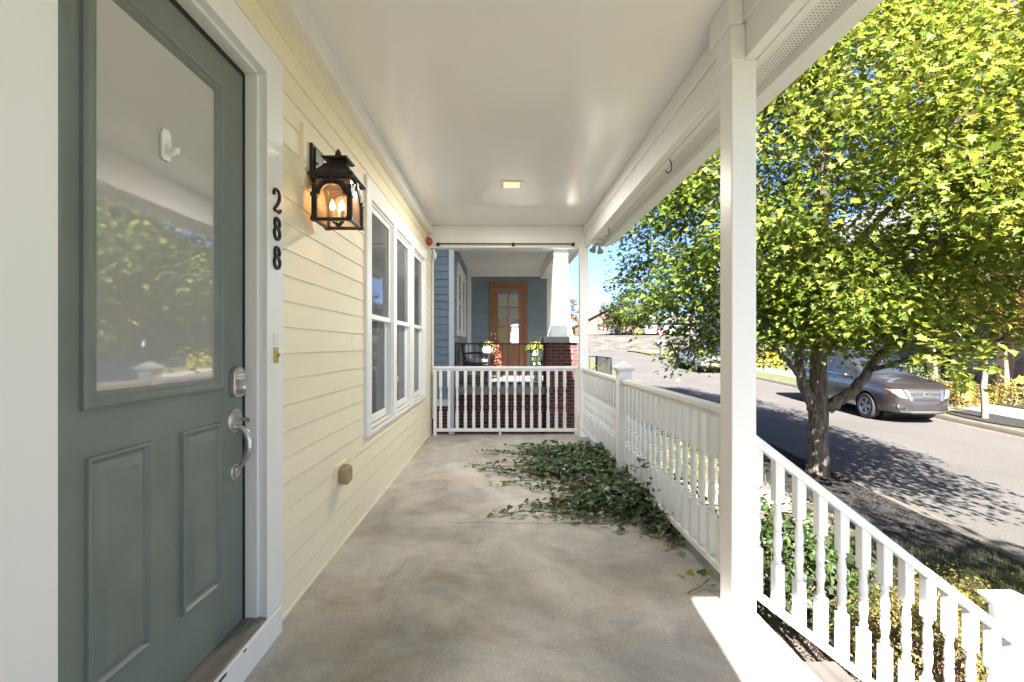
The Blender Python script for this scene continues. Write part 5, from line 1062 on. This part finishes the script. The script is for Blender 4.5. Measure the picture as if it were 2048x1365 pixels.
young('dark green tree behind the white-roofed brick house', (26, 84, 3.4), 10.0, 5.0, pal(np.array([(0.022, 0.050, 0.028), (0.033, 0.061, 0.033)])), 100, 46, 0.5, 'bark_smooth', lo=0.1)
r4 = np.random.default_rng(31); b4 = (4.75, -1.7, ground_z(4.75, -1.7))
S4 = crown_sites(46, (4.75, -1.7, 2.6), (1.75, 1.75, 2.3), r4, 0.6)
maple('street_tree', 'kerbside maple just out of view whose shade falls on the mulch', b4, [([(b4[0], b4[1], b4[2] - 0.1), (b4[0], b4[1], 0.2), (b4[0], b4[1], 2.0), (b4[0], b4[1], 4.4)], [0.12, 0.10, 0.07, 0.01])], S4, 130, 0.62, 0.14, r4, 'bark', lambda p, r: np.full(len(p), 0.5))
# bushes
def far_bush(label, x, y, rad, n, size, cols, name='bush'):
    shrub(name, label, (x, y, ground_z(x, y) - 0.05), rad, n, size, cols, 10, r3, low=0.02)
YB = [(0.2121, 0.1463, 0.0196), (0.1925, 0.1078, 0.0196), (0.2387, 0.1925, 0.0308), (0.1155, 0.1001, 0.0196)]
for (u, Y, rx, h, lab) in ((1915, 15.2, 0.55, 0.62, 'low golden bush just left of the slim tree trunk across the street'), (1958, 15.5, 0.5, 0.6, 'low golden bush directly behind the slim tree trunk'), (2008, 15.4, 0.75, 0.75, 'round golden bush right of the slim tree trunk'), (1862, 17.2, 0.6, 0.7, 'golden bush at the nose of the brown car'), (1895, 16.6, 0.5, 0.6, 'smaller golden bush right of the brown car bonnet')):
    x = (u - 1002) * Y / 910; far_bush(lab, x, Y, (rx, rx, h), 900, 0.09, YB)
for (u, Y, rx, h, lab) in ((1535, 29.5, 0.9, 1.5, 'bright yellow bush beside the near roof post'), (1590, 30, 0.8, 1.35, 'bright yellow bush left of the maple trunk')):
    x = (u - 1002) * Y / 910; far_bush(lab, x, Y, (rx, rx, h), 800, 0.14, [(0.385, 0.319, 0.022), (0.341, 0.248, 0.028), (0.248, 0.248, 0.033)])
for (u, Y, rx, h, lab) in ((1562, 30.5, 0.9, 1.1, 'dark green bush between the two yellow bushes'), (1790, 19.5, 1.2, 1.15, 'green hedge bush behind the brown car'), (1838, 18.6, 0.9, 0.95, 'grey green bush between car and brick house')):
    x = (u - 1002) * Y / 910; far_bush(lab, x, Y, (rx, rx, h), 1000, 0.12, [(0.033, 0.061, 0.017), (0.055, 0.083, 0.028), (0.088, 0.110, 0.044)])
strip('mulch_bed', lambda y: 15.5 + SK * y, lambda y: 17.2 + SK * y, [12.0, 13.0, 14.5, 16.0, 17.5], SWF(0.02), 'mulch', 'dark mulch bed with golden bushes across the street', 'mulch', nx=3)
strip('mulch_bed', lambda y: 12.72 + SK * y + 0.25 * (abs(y - 12.9) / 1.3) ** 2, lambda y: 13.85 + SK * y, [11.6, 12.0, 12.6, 13.2, 13.8, 14.2], SWF(0.03), 'mulch', 'dark mulch ring round the slim tree across the street', 'mulch', nx=2)
# brick house across the street
bh = thing('brick_house', (21, 16.5, -0.4), 'tan brick house with taupe porch columns across the street', 'house')
HB = 18.2
def fx(s, y): return s + SK * y
part('brick_wall', B(HB + 1.0, HB + 9, 8, 19.4, -1, 3.0), 'brick_tan_y', bh)
part('upper_wall', B(HB + 1.0, HB + 9, 8, 19.4, 3.0, 6.0), 'shell_siding', bh)
part('porch_base', B(HB - 0.75, HB + 1.0, 8, 19.2, -1, -0.22), 'pale_concrete', bh)
part('porch_roof', B(HB - 0.8, HB + 1.0, 8, 19.4, 3.1, 3.3), 'shell_siding', bh)
for y in (18.6, 16.0, 13.2): part('porch_column', B(HB - 0.65, HB - 0.35, y - 0.15, y + 0.15, -0.22, 3.1), 'taupe_column', bh, bev=0.02)
for y in (17.6, 11.5):
    w = part('window', MB().box(HB + 0.96, HB + 1.0, y - 0.55, y + 0.55, 0.35, 1.95), 'white_paint', bh); part('pane', MB().box(HB + 0.95, HB + 0.96, y - 0.47, y - 0.02, 0.43, 1.12).box(HB + 0.95, HB + 0.96, y + 0.02, y + 0.47, 0.43, 1.12).box(HB + 0.95, HB + 0.96, y - 0.47, y + 0.47, 1.18, 1.87), 'window_dark', w)
part('roof', MB().prism([(HB + 0.5, 6.0), (HB + 5, 9.0), (HB + 9.5, 6.0)], 'y', 7.5, 19.9), 'roof_grey', bh)
bn = thing('porch_bench', (HB + 0.5, 17.3, -0.2), 'grey bench on the brick house porch behind the slim tree', 'bench')
part('seat', B(HB + 0.2, HB + 0.65, 16.7, 18.1, 0.18, 0.24), 'grey_metal', bn); part('backrest', B(HB + 0.62, HB + 0.68, 16.7, 18.1, 0.45, 0.75), 'grey_metal', bn)
for y in (16.75, 18.05): part('leg', B(HB + 0.25, HB + 0.66, y - 0.03, y + 0.03, -0.22, 0.18), 'grey_metal', bn)
# grey siding house further up
gh = thing('grey_house', (24, 27, 0), 'grey clapboard house with white trim behind the brown car', 'house')
gw = part('wall', B(18.6, 27, 21.2, 33.0, -1, 6.4), 'grey_siding', gh)
z = -0.2
while z < 6.2: part('siding_board', MB().prism([(18.57, z), (18.6, z), (18.6, z + 0.2), (18.585, z + 0.2)], 'y', 21.2, 33.0), 'grey_siding', gw); z += 0.2
for (y, zb) in ((23.5, 0.9), (27, 0.9), (30.5, 0.9), (23.5, 3.8), (27, 3.8), (30.5, 3.8)):
    w = part('window', B(18.50, 18.565, y - 0.65, y + 0.65, zb, zb + 1.7), 'white_paint', gh); part('pane', MB().box(18.49, 18.50, y - 0.55, y + 0.55, zb + 0.9, zb + 1.6), 'window_dark', w); part('pane', MB().box(18.49, 18.50, y - 0.55, y + 0.55, zb + 0.1, zb + 0.8), 'window_dark', w)
part('roof', MB().prism([(18.0, 6.4), (22.8, 9.6), (27.6, 6.4)], 'y', 20.6, 33.6), 'roof_pale', gh)
wh = thing('white_house', (26, 41, 0), 'white sided house glimpsed through the leaves up the street', 'house')
part('wall', B(20.5, 29, 36, 47, -0.5, 6.5), 'shell_siding', wh); part('roof', MB().prism([(19.9, 6.5), (24.7, 9.8), (29.6, 6.5)], 'y', 35.5, 47.5), 'roof_pale', wh)
for y in (38.5, 42, 45): part('window', B(20.46, 20.5, y - 0.6, y + 0.6, 1.2, 2.9), 'window_dark', wh)
# far end of the street: retaining wall, brick gable house, yield sign
rw = part('retaining_wall', MB().box(9, 46, 57.5, 58.6, -0.5, 2.55), 'stone_courses'); tag(rw, 'long grey stone retaining wall at the end of the street', 'retaining wall')
hl = MB().grid(lambda u, v: (8.5 + 60 * u, 58.4 + 60 * v, 2.5 + 1.1 * v + 0.3 * math.sin(u * 9)), 12, 6); tag(part('hill', hl, 'lawn', smooth=True), 'grassy bank above the stone retaining wall', 'bank', kind='stuff' and 'structure')
gb = thing('gable_house', (16.0, 70, 2.7), 'tan brick gable house with pale roof above the retaining wall', 'house')
GX = lambda u, Y: (u - 1002) * Y / 910
gx0, gxa, gx1 = GX(1150, 66), GX(1216, 66), GX(1282, 66)
part('brick_wall', MB().prism([(gx0, 2.3), (gx1, 2.3), (gx1, 4.0), (gxa, 6.55), (gx0, 4.0)], 'y', 66, 78), 'brick_far', gb)
part('roof', MB().prism([(gxa, 6.58), (gx0 - 0.7, 3.78), (gx0 - 0.7, 4.08), (gxa, 6.95)], 'y', 65.4, 78.5).prism([(gxa, 6.58), (gxa, 6.95), (gx1 + 0.7, 4.08), (gx1 + 0.7, 3.78)], 'y', 65.4, 78.5), 'roof_pale', gb)
part('window', B(GX(1219, 66), GX(1229, 66), 65.93, 66.0, 2.9, 4.0), 'white_paint', gb)
part('dormer', MB().prism([(gxa + 1.3, 5.2), (gxa + 4.2, 5.2), (gxa + 4.6, 6.0), (gxa + 1.2, 6.45)], 'y', 70, 76), 'shell_siding', gb)
part('porch_gable', MB().prism([(GX(1186, 64), 2.6), (GX(1212, 64), 3.25), (GX(1238, 64), 2.6)], 'y', 64, 66), 'roof_pale', gb)
wh2 = thing('long_house', (24, 75, 3), 'long pale house beyond the brick gable house', 'house')
part('wall', B(gx1 + 1.0, gx1 + 14, 74, 82, 2.6, 4.9), 'shell_siding', wh2); part('roof', MB().prism([(gx1 + 0.4, 4.9), (gx1 + 2.5, 6.3), (gx1 + 13, 6.3), (gx1 + 14.6, 4.9)], 'y', 73.5, 82.5), 'roof_pale', wh2)
for i in range(4): part('window', B(gx1 + 2 + i * 3, gx1 + 3.2 + i * 3, 73.95, 74.0, 3.2, 4.4), 'window_dark', wh2)
syY = 44.5; sxx = GX(1320.5, syY)
sg_ = thing('yield_sign', (sxx, syY, ground_z(sxx, syY)), 'red and white triangular yield sign with a white plate below', 'road sign')
part('pole', B(sxx - 0.06, sxx + 0.06, syY - 0.06, syY + 0.06, ground_z(sxx, syY) - 0.1, 2.75), 'sign_black', sg_)
zt = 2.78
tri = lambda s, y0, y1: MB().prism([(sxx, zt - 0.74 + (1 - s) * 0.36), (sxx + 0.44 * s, zt - (1 - s) * 0.13), (sxx - 0.44 * s, zt - (1 - s) * 0.13)], 'y', y0, y1)
part('triangle', tri(1.0, syY - 0.085, syY - 0.065), 'sign_red', sg_); part('triangle_centre', tri(0.55, syY - 0.092, syY - 0.086), 'sign_white', sg_)
part('plate_edge', B(sxx - 0.36, sxx + 0.36, syY - 0.085, syY - 0.065, 1.38, 1.86), 'sign_black', sg_); pf = part('plate_face', B(sxx - 0.31, sxx + 0.31, syY - 0.09, syY - 0.0855, 1.43, 1.81), 'sign_white', sg_)
part('arrow', MB().prism([(sxx - 0.22, 1.60), (sxx - 0.22, 1.66), (sxx + 0.08, 1.66), (sxx + 0.08, 1.72), (sxx + 0.24, 1.63), (sxx + 0.08, 1.54), (sxx + 0.08, 1.60)], 'y', syY - 0.094, syY - 0.0905), 'sign_black', sg_)

# ------------------------------------------------------------------ vehicles
def car(name, label, front, heading, W, L, K, paint, pickup=False, scale=1.0):
    """K: tables of (x, value) from tail to nose; x forward, y left, z up; origin on the ground under the middle"""
    t = thing(name, front, label, 'car' if not pickup else 'pickup truck'); t.rotation_euler = heading; t.scale = (scale, scale, scale * (1.0 if pickup else 1.09))
    I = lambda tab, x: float(np.interp(x, [p[0] for p in K[tab]], [p[1] for p in K[tab]]))
    def sm(tab, x): d = 0.10 if x < 1.9 else 0.04; return (I(tab, x - d) + 2 * I(tab, x) + I(tab, x + d)) / 4
    def sec(x):
        zb, zl, zt_, w, wt = sm('zb', x), sm('belt', x), sm('top', x), sm('w', x), sm('wt', x)
        zt_ = max(zt_, zl + 0.012); h = zl - zb
        return [(0, zb), (w * 0.78, zb), (w * 0.94, zb + 0.05), (w * 0.985, zb + 0.22 * h), (w, zb + 0.5 * h), (w * 0.995, zb + 0.68 * h), (w * 0.985, zl - 0.12 * h), (w * 0.955, zl), (w * 0.955 * 0.8 + wt * 0.2, zl + 0.25 * (zt_ - zl)), (w * 0.955 * 0.42 + wt * 0.58, zl + 0.65 * (zt_ - zl)), (wt, zt_ - 0.10 * (zt_ - zl)), (wt * 0.88, zt_ - 0.02 * (zt_ - zl)), (wt * 0.5, zt_ + 0.010), (0, zt_ + 0.018)]
    def S(x, k, side):
        s = sec(x); i = min(int(k), len(s) - 2); f = k - i; return Vector((x, side * (s[i][0] * (1 - f) + s[i + 1][0] * f), s[i][1] * (1 - f) + s[i + 1][1] * f))
    x0, x1 = K['w'][0][0], K['w'][-1][0]; xs = list(np.linspace(x0, x1 - 0.5, 52)) + list(np.linspace(x1 - 0.49, x1, 26)); n = 14; mb = MB(); vs = []; fs = []
    for x in xs:
        s = sec(x); ring = [(x, p[0], p[1]) for p in s] + [(x, -p[0], p[1]) for p in s[-2:0:-1]]; vs += ring
    m = 2 * n - 2
    for i in range(len(xs) - 1):
        for k in range(m): fs.append((i * m + k, i * m + (k + 1) % m, (i + 1) * m + (k + 1) % m, (i + 1) * m + k))
    fs.append(tuple(range(m))); fs.append(tuple((len(xs) - 1) * m + k for k in range(m - 1, -1, -1)))
    body = part('body', mb.add(vs, fs), paint, t, smooth=35, local=True)
    # wheel arches cut out of the body
    cutter = MB()
    for wx in K['wheels']:
        for sd in (-1, 1): cutter.lathe([(K['wr'] * 1.17, sd * (W / 2 + 0.2)), (K['wr'] * 1.17, sd * (W / 2 - 0.28))], 32, (wx, 0, K['wr']), 'y')
    cme = mesh_from(cutter, 'cut', 'black_trim'); co = bpy.data.objects.new('cut', cme); COL.objects.link(co); co.parent = t
    md = body.modifiers.new('arch', 'BOOLEAN'); md.object = co; md.operation = 'DIFFERENCE'; md.solver = 'EXACT'
    try: md.material_mode = 'TRANSFER'
    except Exception: pass
    bpy.context.view_layer.update(); dg = bpy.context.evaluated_depsgraph_get()
    nm = bpy.data.meshes.new_from_object(body.evaluated_get(dg)); body.modifiers.clear(); body.data = nm; bpy.data.objects.remove(co)
    try: nm.set_sharp_from_angle(angle=R(35))
    except Exception: pass
    def patch(nm_, xa, xb, ka, kb, side, matn, off=0.006, parent=body, xa2=None, xb2=None, nu=8, nv=5):
        """surface patch lifted off the body; xa2/xb2 = x limits at the kb edge"""
        xa2 = xa if xa2 is None else xa2; xb2 = xb if xb2 is None else xb2
        def f(u, v):
            lo_, hi_ = xa + (xa2 - xa) * v, xb + (xb2 - xb) * v; x = lo_ + (hi_ - lo_) * u; k = ka + (kb - ka) * v; p = S(x, k, side)
            du = S(x + 0.02, k, side) - S(x - 0.02, k, side); dv = S(x, min(k + 0.05, 12.99), side) - S(x, k - 0.05, side); nn = du.cross(dv)
            nn = nn.normalized() if nn.length > 1e-9 else Vector((0, 0, 1))
            if nn.dot(p - Vector((x, 0, 0.6))) < 0: nn = -nn
            return tuple(p + nn * off)
        g = MB().grid(f, nu, nv); return part(nm_, g, matn, parent, smooth=60, local=True)
    for (nm_, a, b, a2, b2) in K['side_glass']:
        for sd in (-1, 1): patch(nm_, a, b, 7.25, 9.75, sd, 'car_glass', 0.005, body, a2, b2)
    def wind(nm_, xa, xb, matn='car_glass'):
        def f(u, v):
            x = xa + (xb - xa) * u; y = -1 + 2 * v; sd = 1 if y >= 0 else -1; k = 13 - abs(y) * 2.75; p = S(x, k, sd); q = S(x + 0.03, 12.9, 1) - S(x - 0.03, 12.9, 1); nn = Vector((-q.z, 0, q.x)).normalized()
            return tuple(p + nn * 0.006 if nn.z > 0 else p - nn * 0.006)
        return part(nm_, MB().grid(f, 8, 12), matn, body, smooth=60, local=True)
    wind('windscreen', *K['wind']); wind('rear_window', *K['rear'])
    # wheels
    for wx in K['wheels']:
        for sd in (-1, 1):
            r_ = K['wr']; yc = sd * (W / 2 - 0.115); w_ = part('wheel', MB().lathe([(r_ * 0.62, sd * 0.10), (r_ * 0.66, sd * 0.112), (r_ * 0.9, sd * 0.115), (r_ * 0.985, sd * 0.085), (r_, sd * 0.05), (r_, -sd * 0.07), (r_ * 0.96, -sd * 0.10), (r_ * 0.5, -sd * 0.10)], 36, (wx, yc, r_), 'y'), 'tyre', t, smooth=30, local=True)
            rm = MB().lathe([(r_ * 0.65, sd * 0.10), (r_ * 0.66, sd * 0.113), (r_ * 0.60, sd * 0.108), (r_ * 0.58, sd * 0.06), (r_ * 0.58, -sd * 0.05)], 36, (wx, yc, r_), 'y', cap=False)
            rm.lathe([(0.001, sd * 0.104), (r_ * 0.14, sd * 0.104), (r_ * 0.17, sd * 0.09), (r_ * 0.17, sd * 0.05)], 16, (wx, yc, r_), 'y', cap=False)
            for k in range(10):
                a = 2 * math.pi * (k // 2) / 5 + (0.17 if k % 2 else -0.17); ca, sa = math.cos(a), math.sin(a); hw_ = r_ * 0.050
                v = []
                for (rr, d, h2) in ((r_ * 0.12, 0.100, hw_), (r_ * 0.60, 0.107, hw_ * 1.25)):
                    for q, dd in ((-1, d), (1, d), (1, d - 0.03), (-1, d - 0.03)): v.append((wx + rr * ca - q * h2 * sa, yc + sd * dd, r_ + rr * sa + q * h2 * ca))
                rm.add(v, [(0, 1, 2, 3), (4, 5, 6, 7), (0, 1, 5, 4), (1, 2, 6, 5), (2, 3, 7, 6), (3, 0, 4, 7)])
            part('rim', rm, 'rim_alloy', w_, smooth=30, local=True); part('brake_disc', MB().lathe([(0.01, sd * 0.02), (r_ * 0.56, sd * 0.02), (r_ * 0.56, 0)], 24, (wx, yc, r_), 'y'), 'dark_plastic', w_, local=True)
    for a in K['arch_liner']:
        pass
    for wx in K['wheels']: part('wheel_well', MB().lathe([(K['wr'] * 1.165, -(W / 2 - 0.275)), (K['wr'] * 1.165, W / 2 - 0.275)], 28, (wx, 0, K['wr']), 'y'), 'black_trim', body, local=True)
    return t, S, patch, body
# brown SUV (lengths already in this scene's scale)
SUVK = dict(zb=[(-2.35, 0.42), (-2.2, 0.30), (-1.2, 0.27), (1.2, 0.25), (2.0, 0.24), (2.35, 0.28)],
            belt=[(-2.35, 0.85), (-2.28, 1.02), (-2.0, 1.12), (-1.0, 1.11), (0.0, 1.09), (0.85, 1.08), (1.15, 1.07), (1.6, 1.04), (2.0, 0.98), (2.2, 0.92), (2.32, 0.84), (2.36, 0.74), (2.40, 0.58)],
            top=[(-2.35, 0.87), (-2.28, 1.06), (-2.18, 1.32), (-1.95, 1.58), (-1.5, 1.665), (-0.6, 1.69), (0.0, 1.655), (0.30, 1.58), (1.05, 1.15), (1.2, 1.105), (1.6, 1.075), (2.0, 1.02), (2.2, 0.95), (2.32, 0.87), (2.36, 0.76), (2.40, 0.60)],
            w=[(-2.36, 0.60), (-2.28, 0.78), (-2.0, 0.86), (-1.0, 0.90), (0.8, 0.90), (1.6, 0.895), (2.0, 0.86), (2.15, 0.81), (2.28, 0.70), (2.35, 0.56), (2.40, 0.42)],
            wt=[(-2.36, 0.55), (-2.2, 0.62), (-1.9, 0.62), (0.2, 0.60), (0.95, 0.70), (1.2, 0.76), (1.7, 0.74), (2.1, 0.66), (2.40, 0.40)],
            wheels=(-1.35, 1.42), wr=0.345, wind=(0.36, 1.06), rear=(-2.22, -1.98), arch_liner=(),
            side_glass=[('front_window', -0.22, 0.98, -0.20, 0.36), ('rear_window_side', -1.20, -0.30, -1.15, -0.28), ('quarter_window', -1.98, -1.28, -1.72, -1.23)])
fwx, fwy = px(1735, 836, 14.0)[0], 14.0
hd = math.atan2(-1, -SK)                                # nose towards the camera along the street
cw = Vector((fwx, fwy)); d2d = Vector((math.cos(hd), math.sin(hd))); l2d = Vector((-d2d.y, d2d.x))
cc = cw - d2d * 1.42 + l2d * 0.80
pitch = math.atan(SL)
suv, S_, patch_, body_ = car('parked_car', 'brown family crossover car parked at the far kerb', (cc.x, cc.y, road_z(cc.y) + 0.004), (0, pitch, hd), 1.80, 4.7, SUVK, 'paint_brown', scale=1.04)
from mathutils.bvhtree import BVHTree
_bv = BVHTree.FromPolygons([v.co[:] for v in body_.data.vertices], [tuple(p.vertices) for p in body_.data.polygons])
def fpt(y, z, off=0.0):
    """point on the nose at lateral y, height z"""
    h = _bv.ray_cast(Vector((4, y, z)), Vector((-1, 0, 0)))
    return ((h[0].x if h[0] else 2.2) + off, y, z)
def nose_patch(name, quad, matn, off, nu=6, nv=4, parent=None):
    """quad: 4 (y,z) corners, mapped on the nose surface"""
    def f(u, v):
        a = (quad[0][0] * (1 - u) + quad[1][0] * u, quad[0][1] * (1 - u) + quad[1][1] * u); b = (quad[3][0] * (1 - u) + quad[2][0] * u, quad[3][1] * (1 - u) + quad[2][1] * u)
        return fpt(a[0] * (1 - v) + b[0] * v, a[1] * (1 - v) + b[1] * v, off)
    g = MB().grid(f, nu, nv); return part(name, g, matn, parent or body_, smooth=50, local=True)
def grille_mesh():
    m, nt, b = _nodes('grille_mesh'); N = nt.nodes; L = nt.links; tc = N.new('ShaderNodeTexCoord'); v = N.new('ShaderNodeTexVoronoi'); v.feature = 'DISTANCE_TO_EDGE'; v.inputs['Scale'].default_value = 22; v.inputs['Randomness'].default_value = 0.15
    L.new(tc.outputs['Object'], v.inputs['Vector']); r_ = N.new('ShaderNodeValToRGB'); r_.color_ramp.elements[0].position = 0.08; r_.color_ramp.elements[0].color = (0.035, 0.035, 0.035, 1); r_.color_ramp.elements[1].position = 0.16; r_.color_ramp.elements[1].color = (0.002, 0.002, 0.002, 1)
    L.new(v.outputs['Distance'], r_.inputs['Fac']); L.new(r_.outputs[0], b.inputs['Base Color']); b.inputs['Roughness'].default_value = 0.4
grille_mesh()
gr = nose_patch('grille', [(-0.36, 0.62), (0.36, 0.62), (0.42, 0.86), (-0.42, 0.86)], 'grille_mesh', 0.012, 14, 8)
for sd in (-1, 1):
    nose_patch('grille_bar', [(sd * 0.35, 0.62), (sd * 0.42, 0.61), (sd * 0.53, 0.88), (sd * 0.42, 0.88)], 'chrome', 0.022)
    hl_ = nose_patch('headlight', [(sd * 0.46, 0.66), (sd * 0.62, 0.68), (sd * 0.85, 0.88), (sd * 0.57, 0.88)], 'headlamp_glass', 0.016, 8, 5)
    nose_patch('indicator', [(sd * 0.76, 0.81), (sd * 0.80, 0.845), (sd * 0.845, 0.878), (sd * 0.78, 0.878)], 'amber', 0.020, 3, 3, hl_)
    fg = nose_patch('fog_light', [(sd * 0.52, 0.42), (sd * 0.80, 0.44), (sd * 0.78, 0.52), (sd * 0.54, 0.50)], 'black_trim', 0.010); 
    q = fpt(sd * 0.64, 0.465, 0.012); part('fog_ring', MB().lathe([(0.055, -0.01), (0.055, 0.016), (0.042, 0.016), (0.040, 0.0), (0.0, 0.004)], 18, q, 'x', cap=False), 'chrome', fg, smooth=True, local=True)
nose_patch('grille_trim', [(-0.43, 0.865), (0.43, 0.865), (0.43, 0.882), (-0.43, 0.882)], 'chrome', 0.016, 10, 2)
nose_patch('lower_grille', [(-0.50, 0.37), (0.50, 0.37), (0.56, 0.45), (-0.56, 0.45)], 'grille_mesh', 0.010, 10, 3)
nose_patch('skid_plate', [(-0.60, 0.305), (0.60, 0.305), (0.62, 0.36), (-0.62, 0.36)], 'rim_alloy', 0.016, 10, 2)
nose_patch('chin', [(-0.56, 0.255), (0.56, 0.255), (0.60, 0.30), (-0.60, 0.30)], 'dark_plastic', 0.012, 10, 2)
q = fpt(0.0, 0.745, 0.018); part('emblem', MB().lathe([(0.075, -0.004), (0.078, 0.008), (0.060, 0.010), (0.056, -0.002)], 24, q, 'x', cap=False).box(q[0], q[0] + 0.012, -0.10, 0.10, 0.730, 0.760), 'chrome', body_, smooth=40, local=True)
for sd in (-1, 1):
    part('side_mirror', MB().ball((0.72, sd * 0.99, 1.10), 0.105, 14, 10, (0.7, 1.0, 0.75)).box(0.66, 0.74, sd * 0.99 - 0.09 if sd > 0 else sd * 0.86 - 0.02, sd * 0.99 if sd > 0 else sd * 0.86 + 0.02, 1.04, 1.07), 'paint_brown', body_, smooth=50, local=True)
    patch_('sill_trim', -0.98, 1.02, 2.0, 2.9, sd, 'rim_alloy', 0.010)
    patch_('mud_flap', 0.98, 1.03, 1.4, 2.6, sd, 'chrome', 0.02)
    for xx in (0.98, -0.25, -1.20): patch_('door_seam', xx - 0.006, xx + 0.006, 2.6, 7.2, sd, 'black_trim', 0.002, nu=1, nv=8)
    for xx in (0.0, -0.95):
        p = S_(xx, 6.1, sd); part('door_handle', MB().tube([(p.x - 0.10, p.y + sd * 0.01, p.z), (p.x - 0.05, p.y + sd * 0.03, p.z), (p.x + 0.05, p.y + sd * 0.03, p.z), (p.x + 0.10, p.y + sd * 0.01, p.z)], 0.016, 8), 'paint_brown', body_, smooth=True, local=True)
    part('roof_rail', MB().tube([tuple(S_(-1.75, 10.6, sd) + Vector((0, 0, 0.02))), tuple(S_(-1.5, 10.6, sd) + Vector((0, 0, 0.05))), tuple(S_(-0.2, 10.6, sd) + Vector((0, 0, 0.05))), tuple(S_(0.05, 10.6, sd) + Vector((0, 0, 0.02)))], 0.018, 8), 'chrome', body_, smooth=True, local=True)
    patch_('tail_light', -2.30, -2.08, 5.2, 7.4, sd, 'sign_red', 0.006)
    patch_('window_trim', -1.98, 0.95, 6.98, 7.2, sd, 'chrome', 0.008, nu=14, nv=1)
pw = Vector((0.62, 0.25, 1.32)); part('windscreen_sticker', MB().add([(0.80, -0.52, 1.235), (0.84, -0.52, 1.212), (0.84, -0.42, 1.216), (0.80, -0.42, 1.24)], [(0, 1, 2, 3)]), 'screen_print', body_, local=True)
part('number_plate', MB().box(2.36, 2.385, -0.15, 0.15, 0.335, 0.36), 'white_plastic', body_, local=True)
# silver pickup further up
PK = dict(zb=[(-2.6, 0.50), (-2.3, 0.42), (2.2, 0.36), (2.6, 0.40)],
          belt=[(-2.65, 0.95), (-2.6, 1.02), (-0.8, 1.04), (0.9, 1.03), (1.8, 1.0), (2.3, 0.92), (2.5, 0.78), (2.62, 0.62)],
          top=[(-2.65, 0.965), (-2.6, 1.035), (-0.95, 1.055), (-0.85, 1.10), (-0.65, 1.58), (-0.2, 1.66), (0.3, 1.62), (1.0, 1.08), (1.8, 1.05), (2.3, 0.96), (2.5, 0.82), (2.62, 0.66)],
          w=[(-2.66, 0.80), (-2.5, 0.86), (1.6, 0.88), (2.2, 0.82), (2.45, 0.74), (2.64, 0.58)], wt=[(-2.66, 0.78), (-1.0, 0.78), (-0.6, 0.62), (0.3, 0.60), (1.0, 0.72), (1.8, 0.76), (2.4, 0.66), (2.64, 0.5)],
          wheels=(-1.55, 1.62), wr=0.37, wind=(0.38, 0.98), rear=(-0.82, -0.68), arch_liner=(), side_glass=[('front_window', 0.0, 0.92, 0.0, 0.35), ('rear_window_side', -0.62, -0.08, -0.55, -0.08)])
pw_ = px(1391, 744.6, 28.8); c2 = Vector((pw_[0], 28.8)) - d2d * 1.62 + l2d * 0.76
pk2, S2, patch2, body2 = car('parked_pickup', 'silver pickup truck parked up the street behind the leaves', (c2.x, c2.y, road_z(c2.y) + 0.004), (0, pitch, hd), 1.76, 5.3, PK, 'paint_silver', True)
part('front_bumper', MB().box(2.50, 2.70, -0.80, 0.80, 0.46, 0.60), 'chrome', body2, bev=0.03, local=True); part('grille', MB().box(2.56, 2.655, -0.48, 0.48, 0.62, 0.80), 'black_trim', body2, bev=0.02, local=True)
for sd in (-1, 1): part('headlight', MB().box(2.42, 2.62, sd * 0.66 - 0.13, sd * 0.66 + 0.13, 0.64, 0.82), 'headlamp_glass', body2, bev=0.03, local=True); part('side_mirror', MB().ball((0.75, sd * 1.0, 1.15), 0.11, 12, 8, (0.6, 0.9, 1)), 'black_trim', body2, smooth=True, local=True)
part('number_plate', MB().box(2.70, 2.715, -0.15, 0.15, 0.47, 0.62), 'plate_orange', body2, local=True)
for sd in (-1, 1): patch2('sill_trim', -1.05, 1.1, 2.0, 2.8, sd, 'chrome', 0.012)
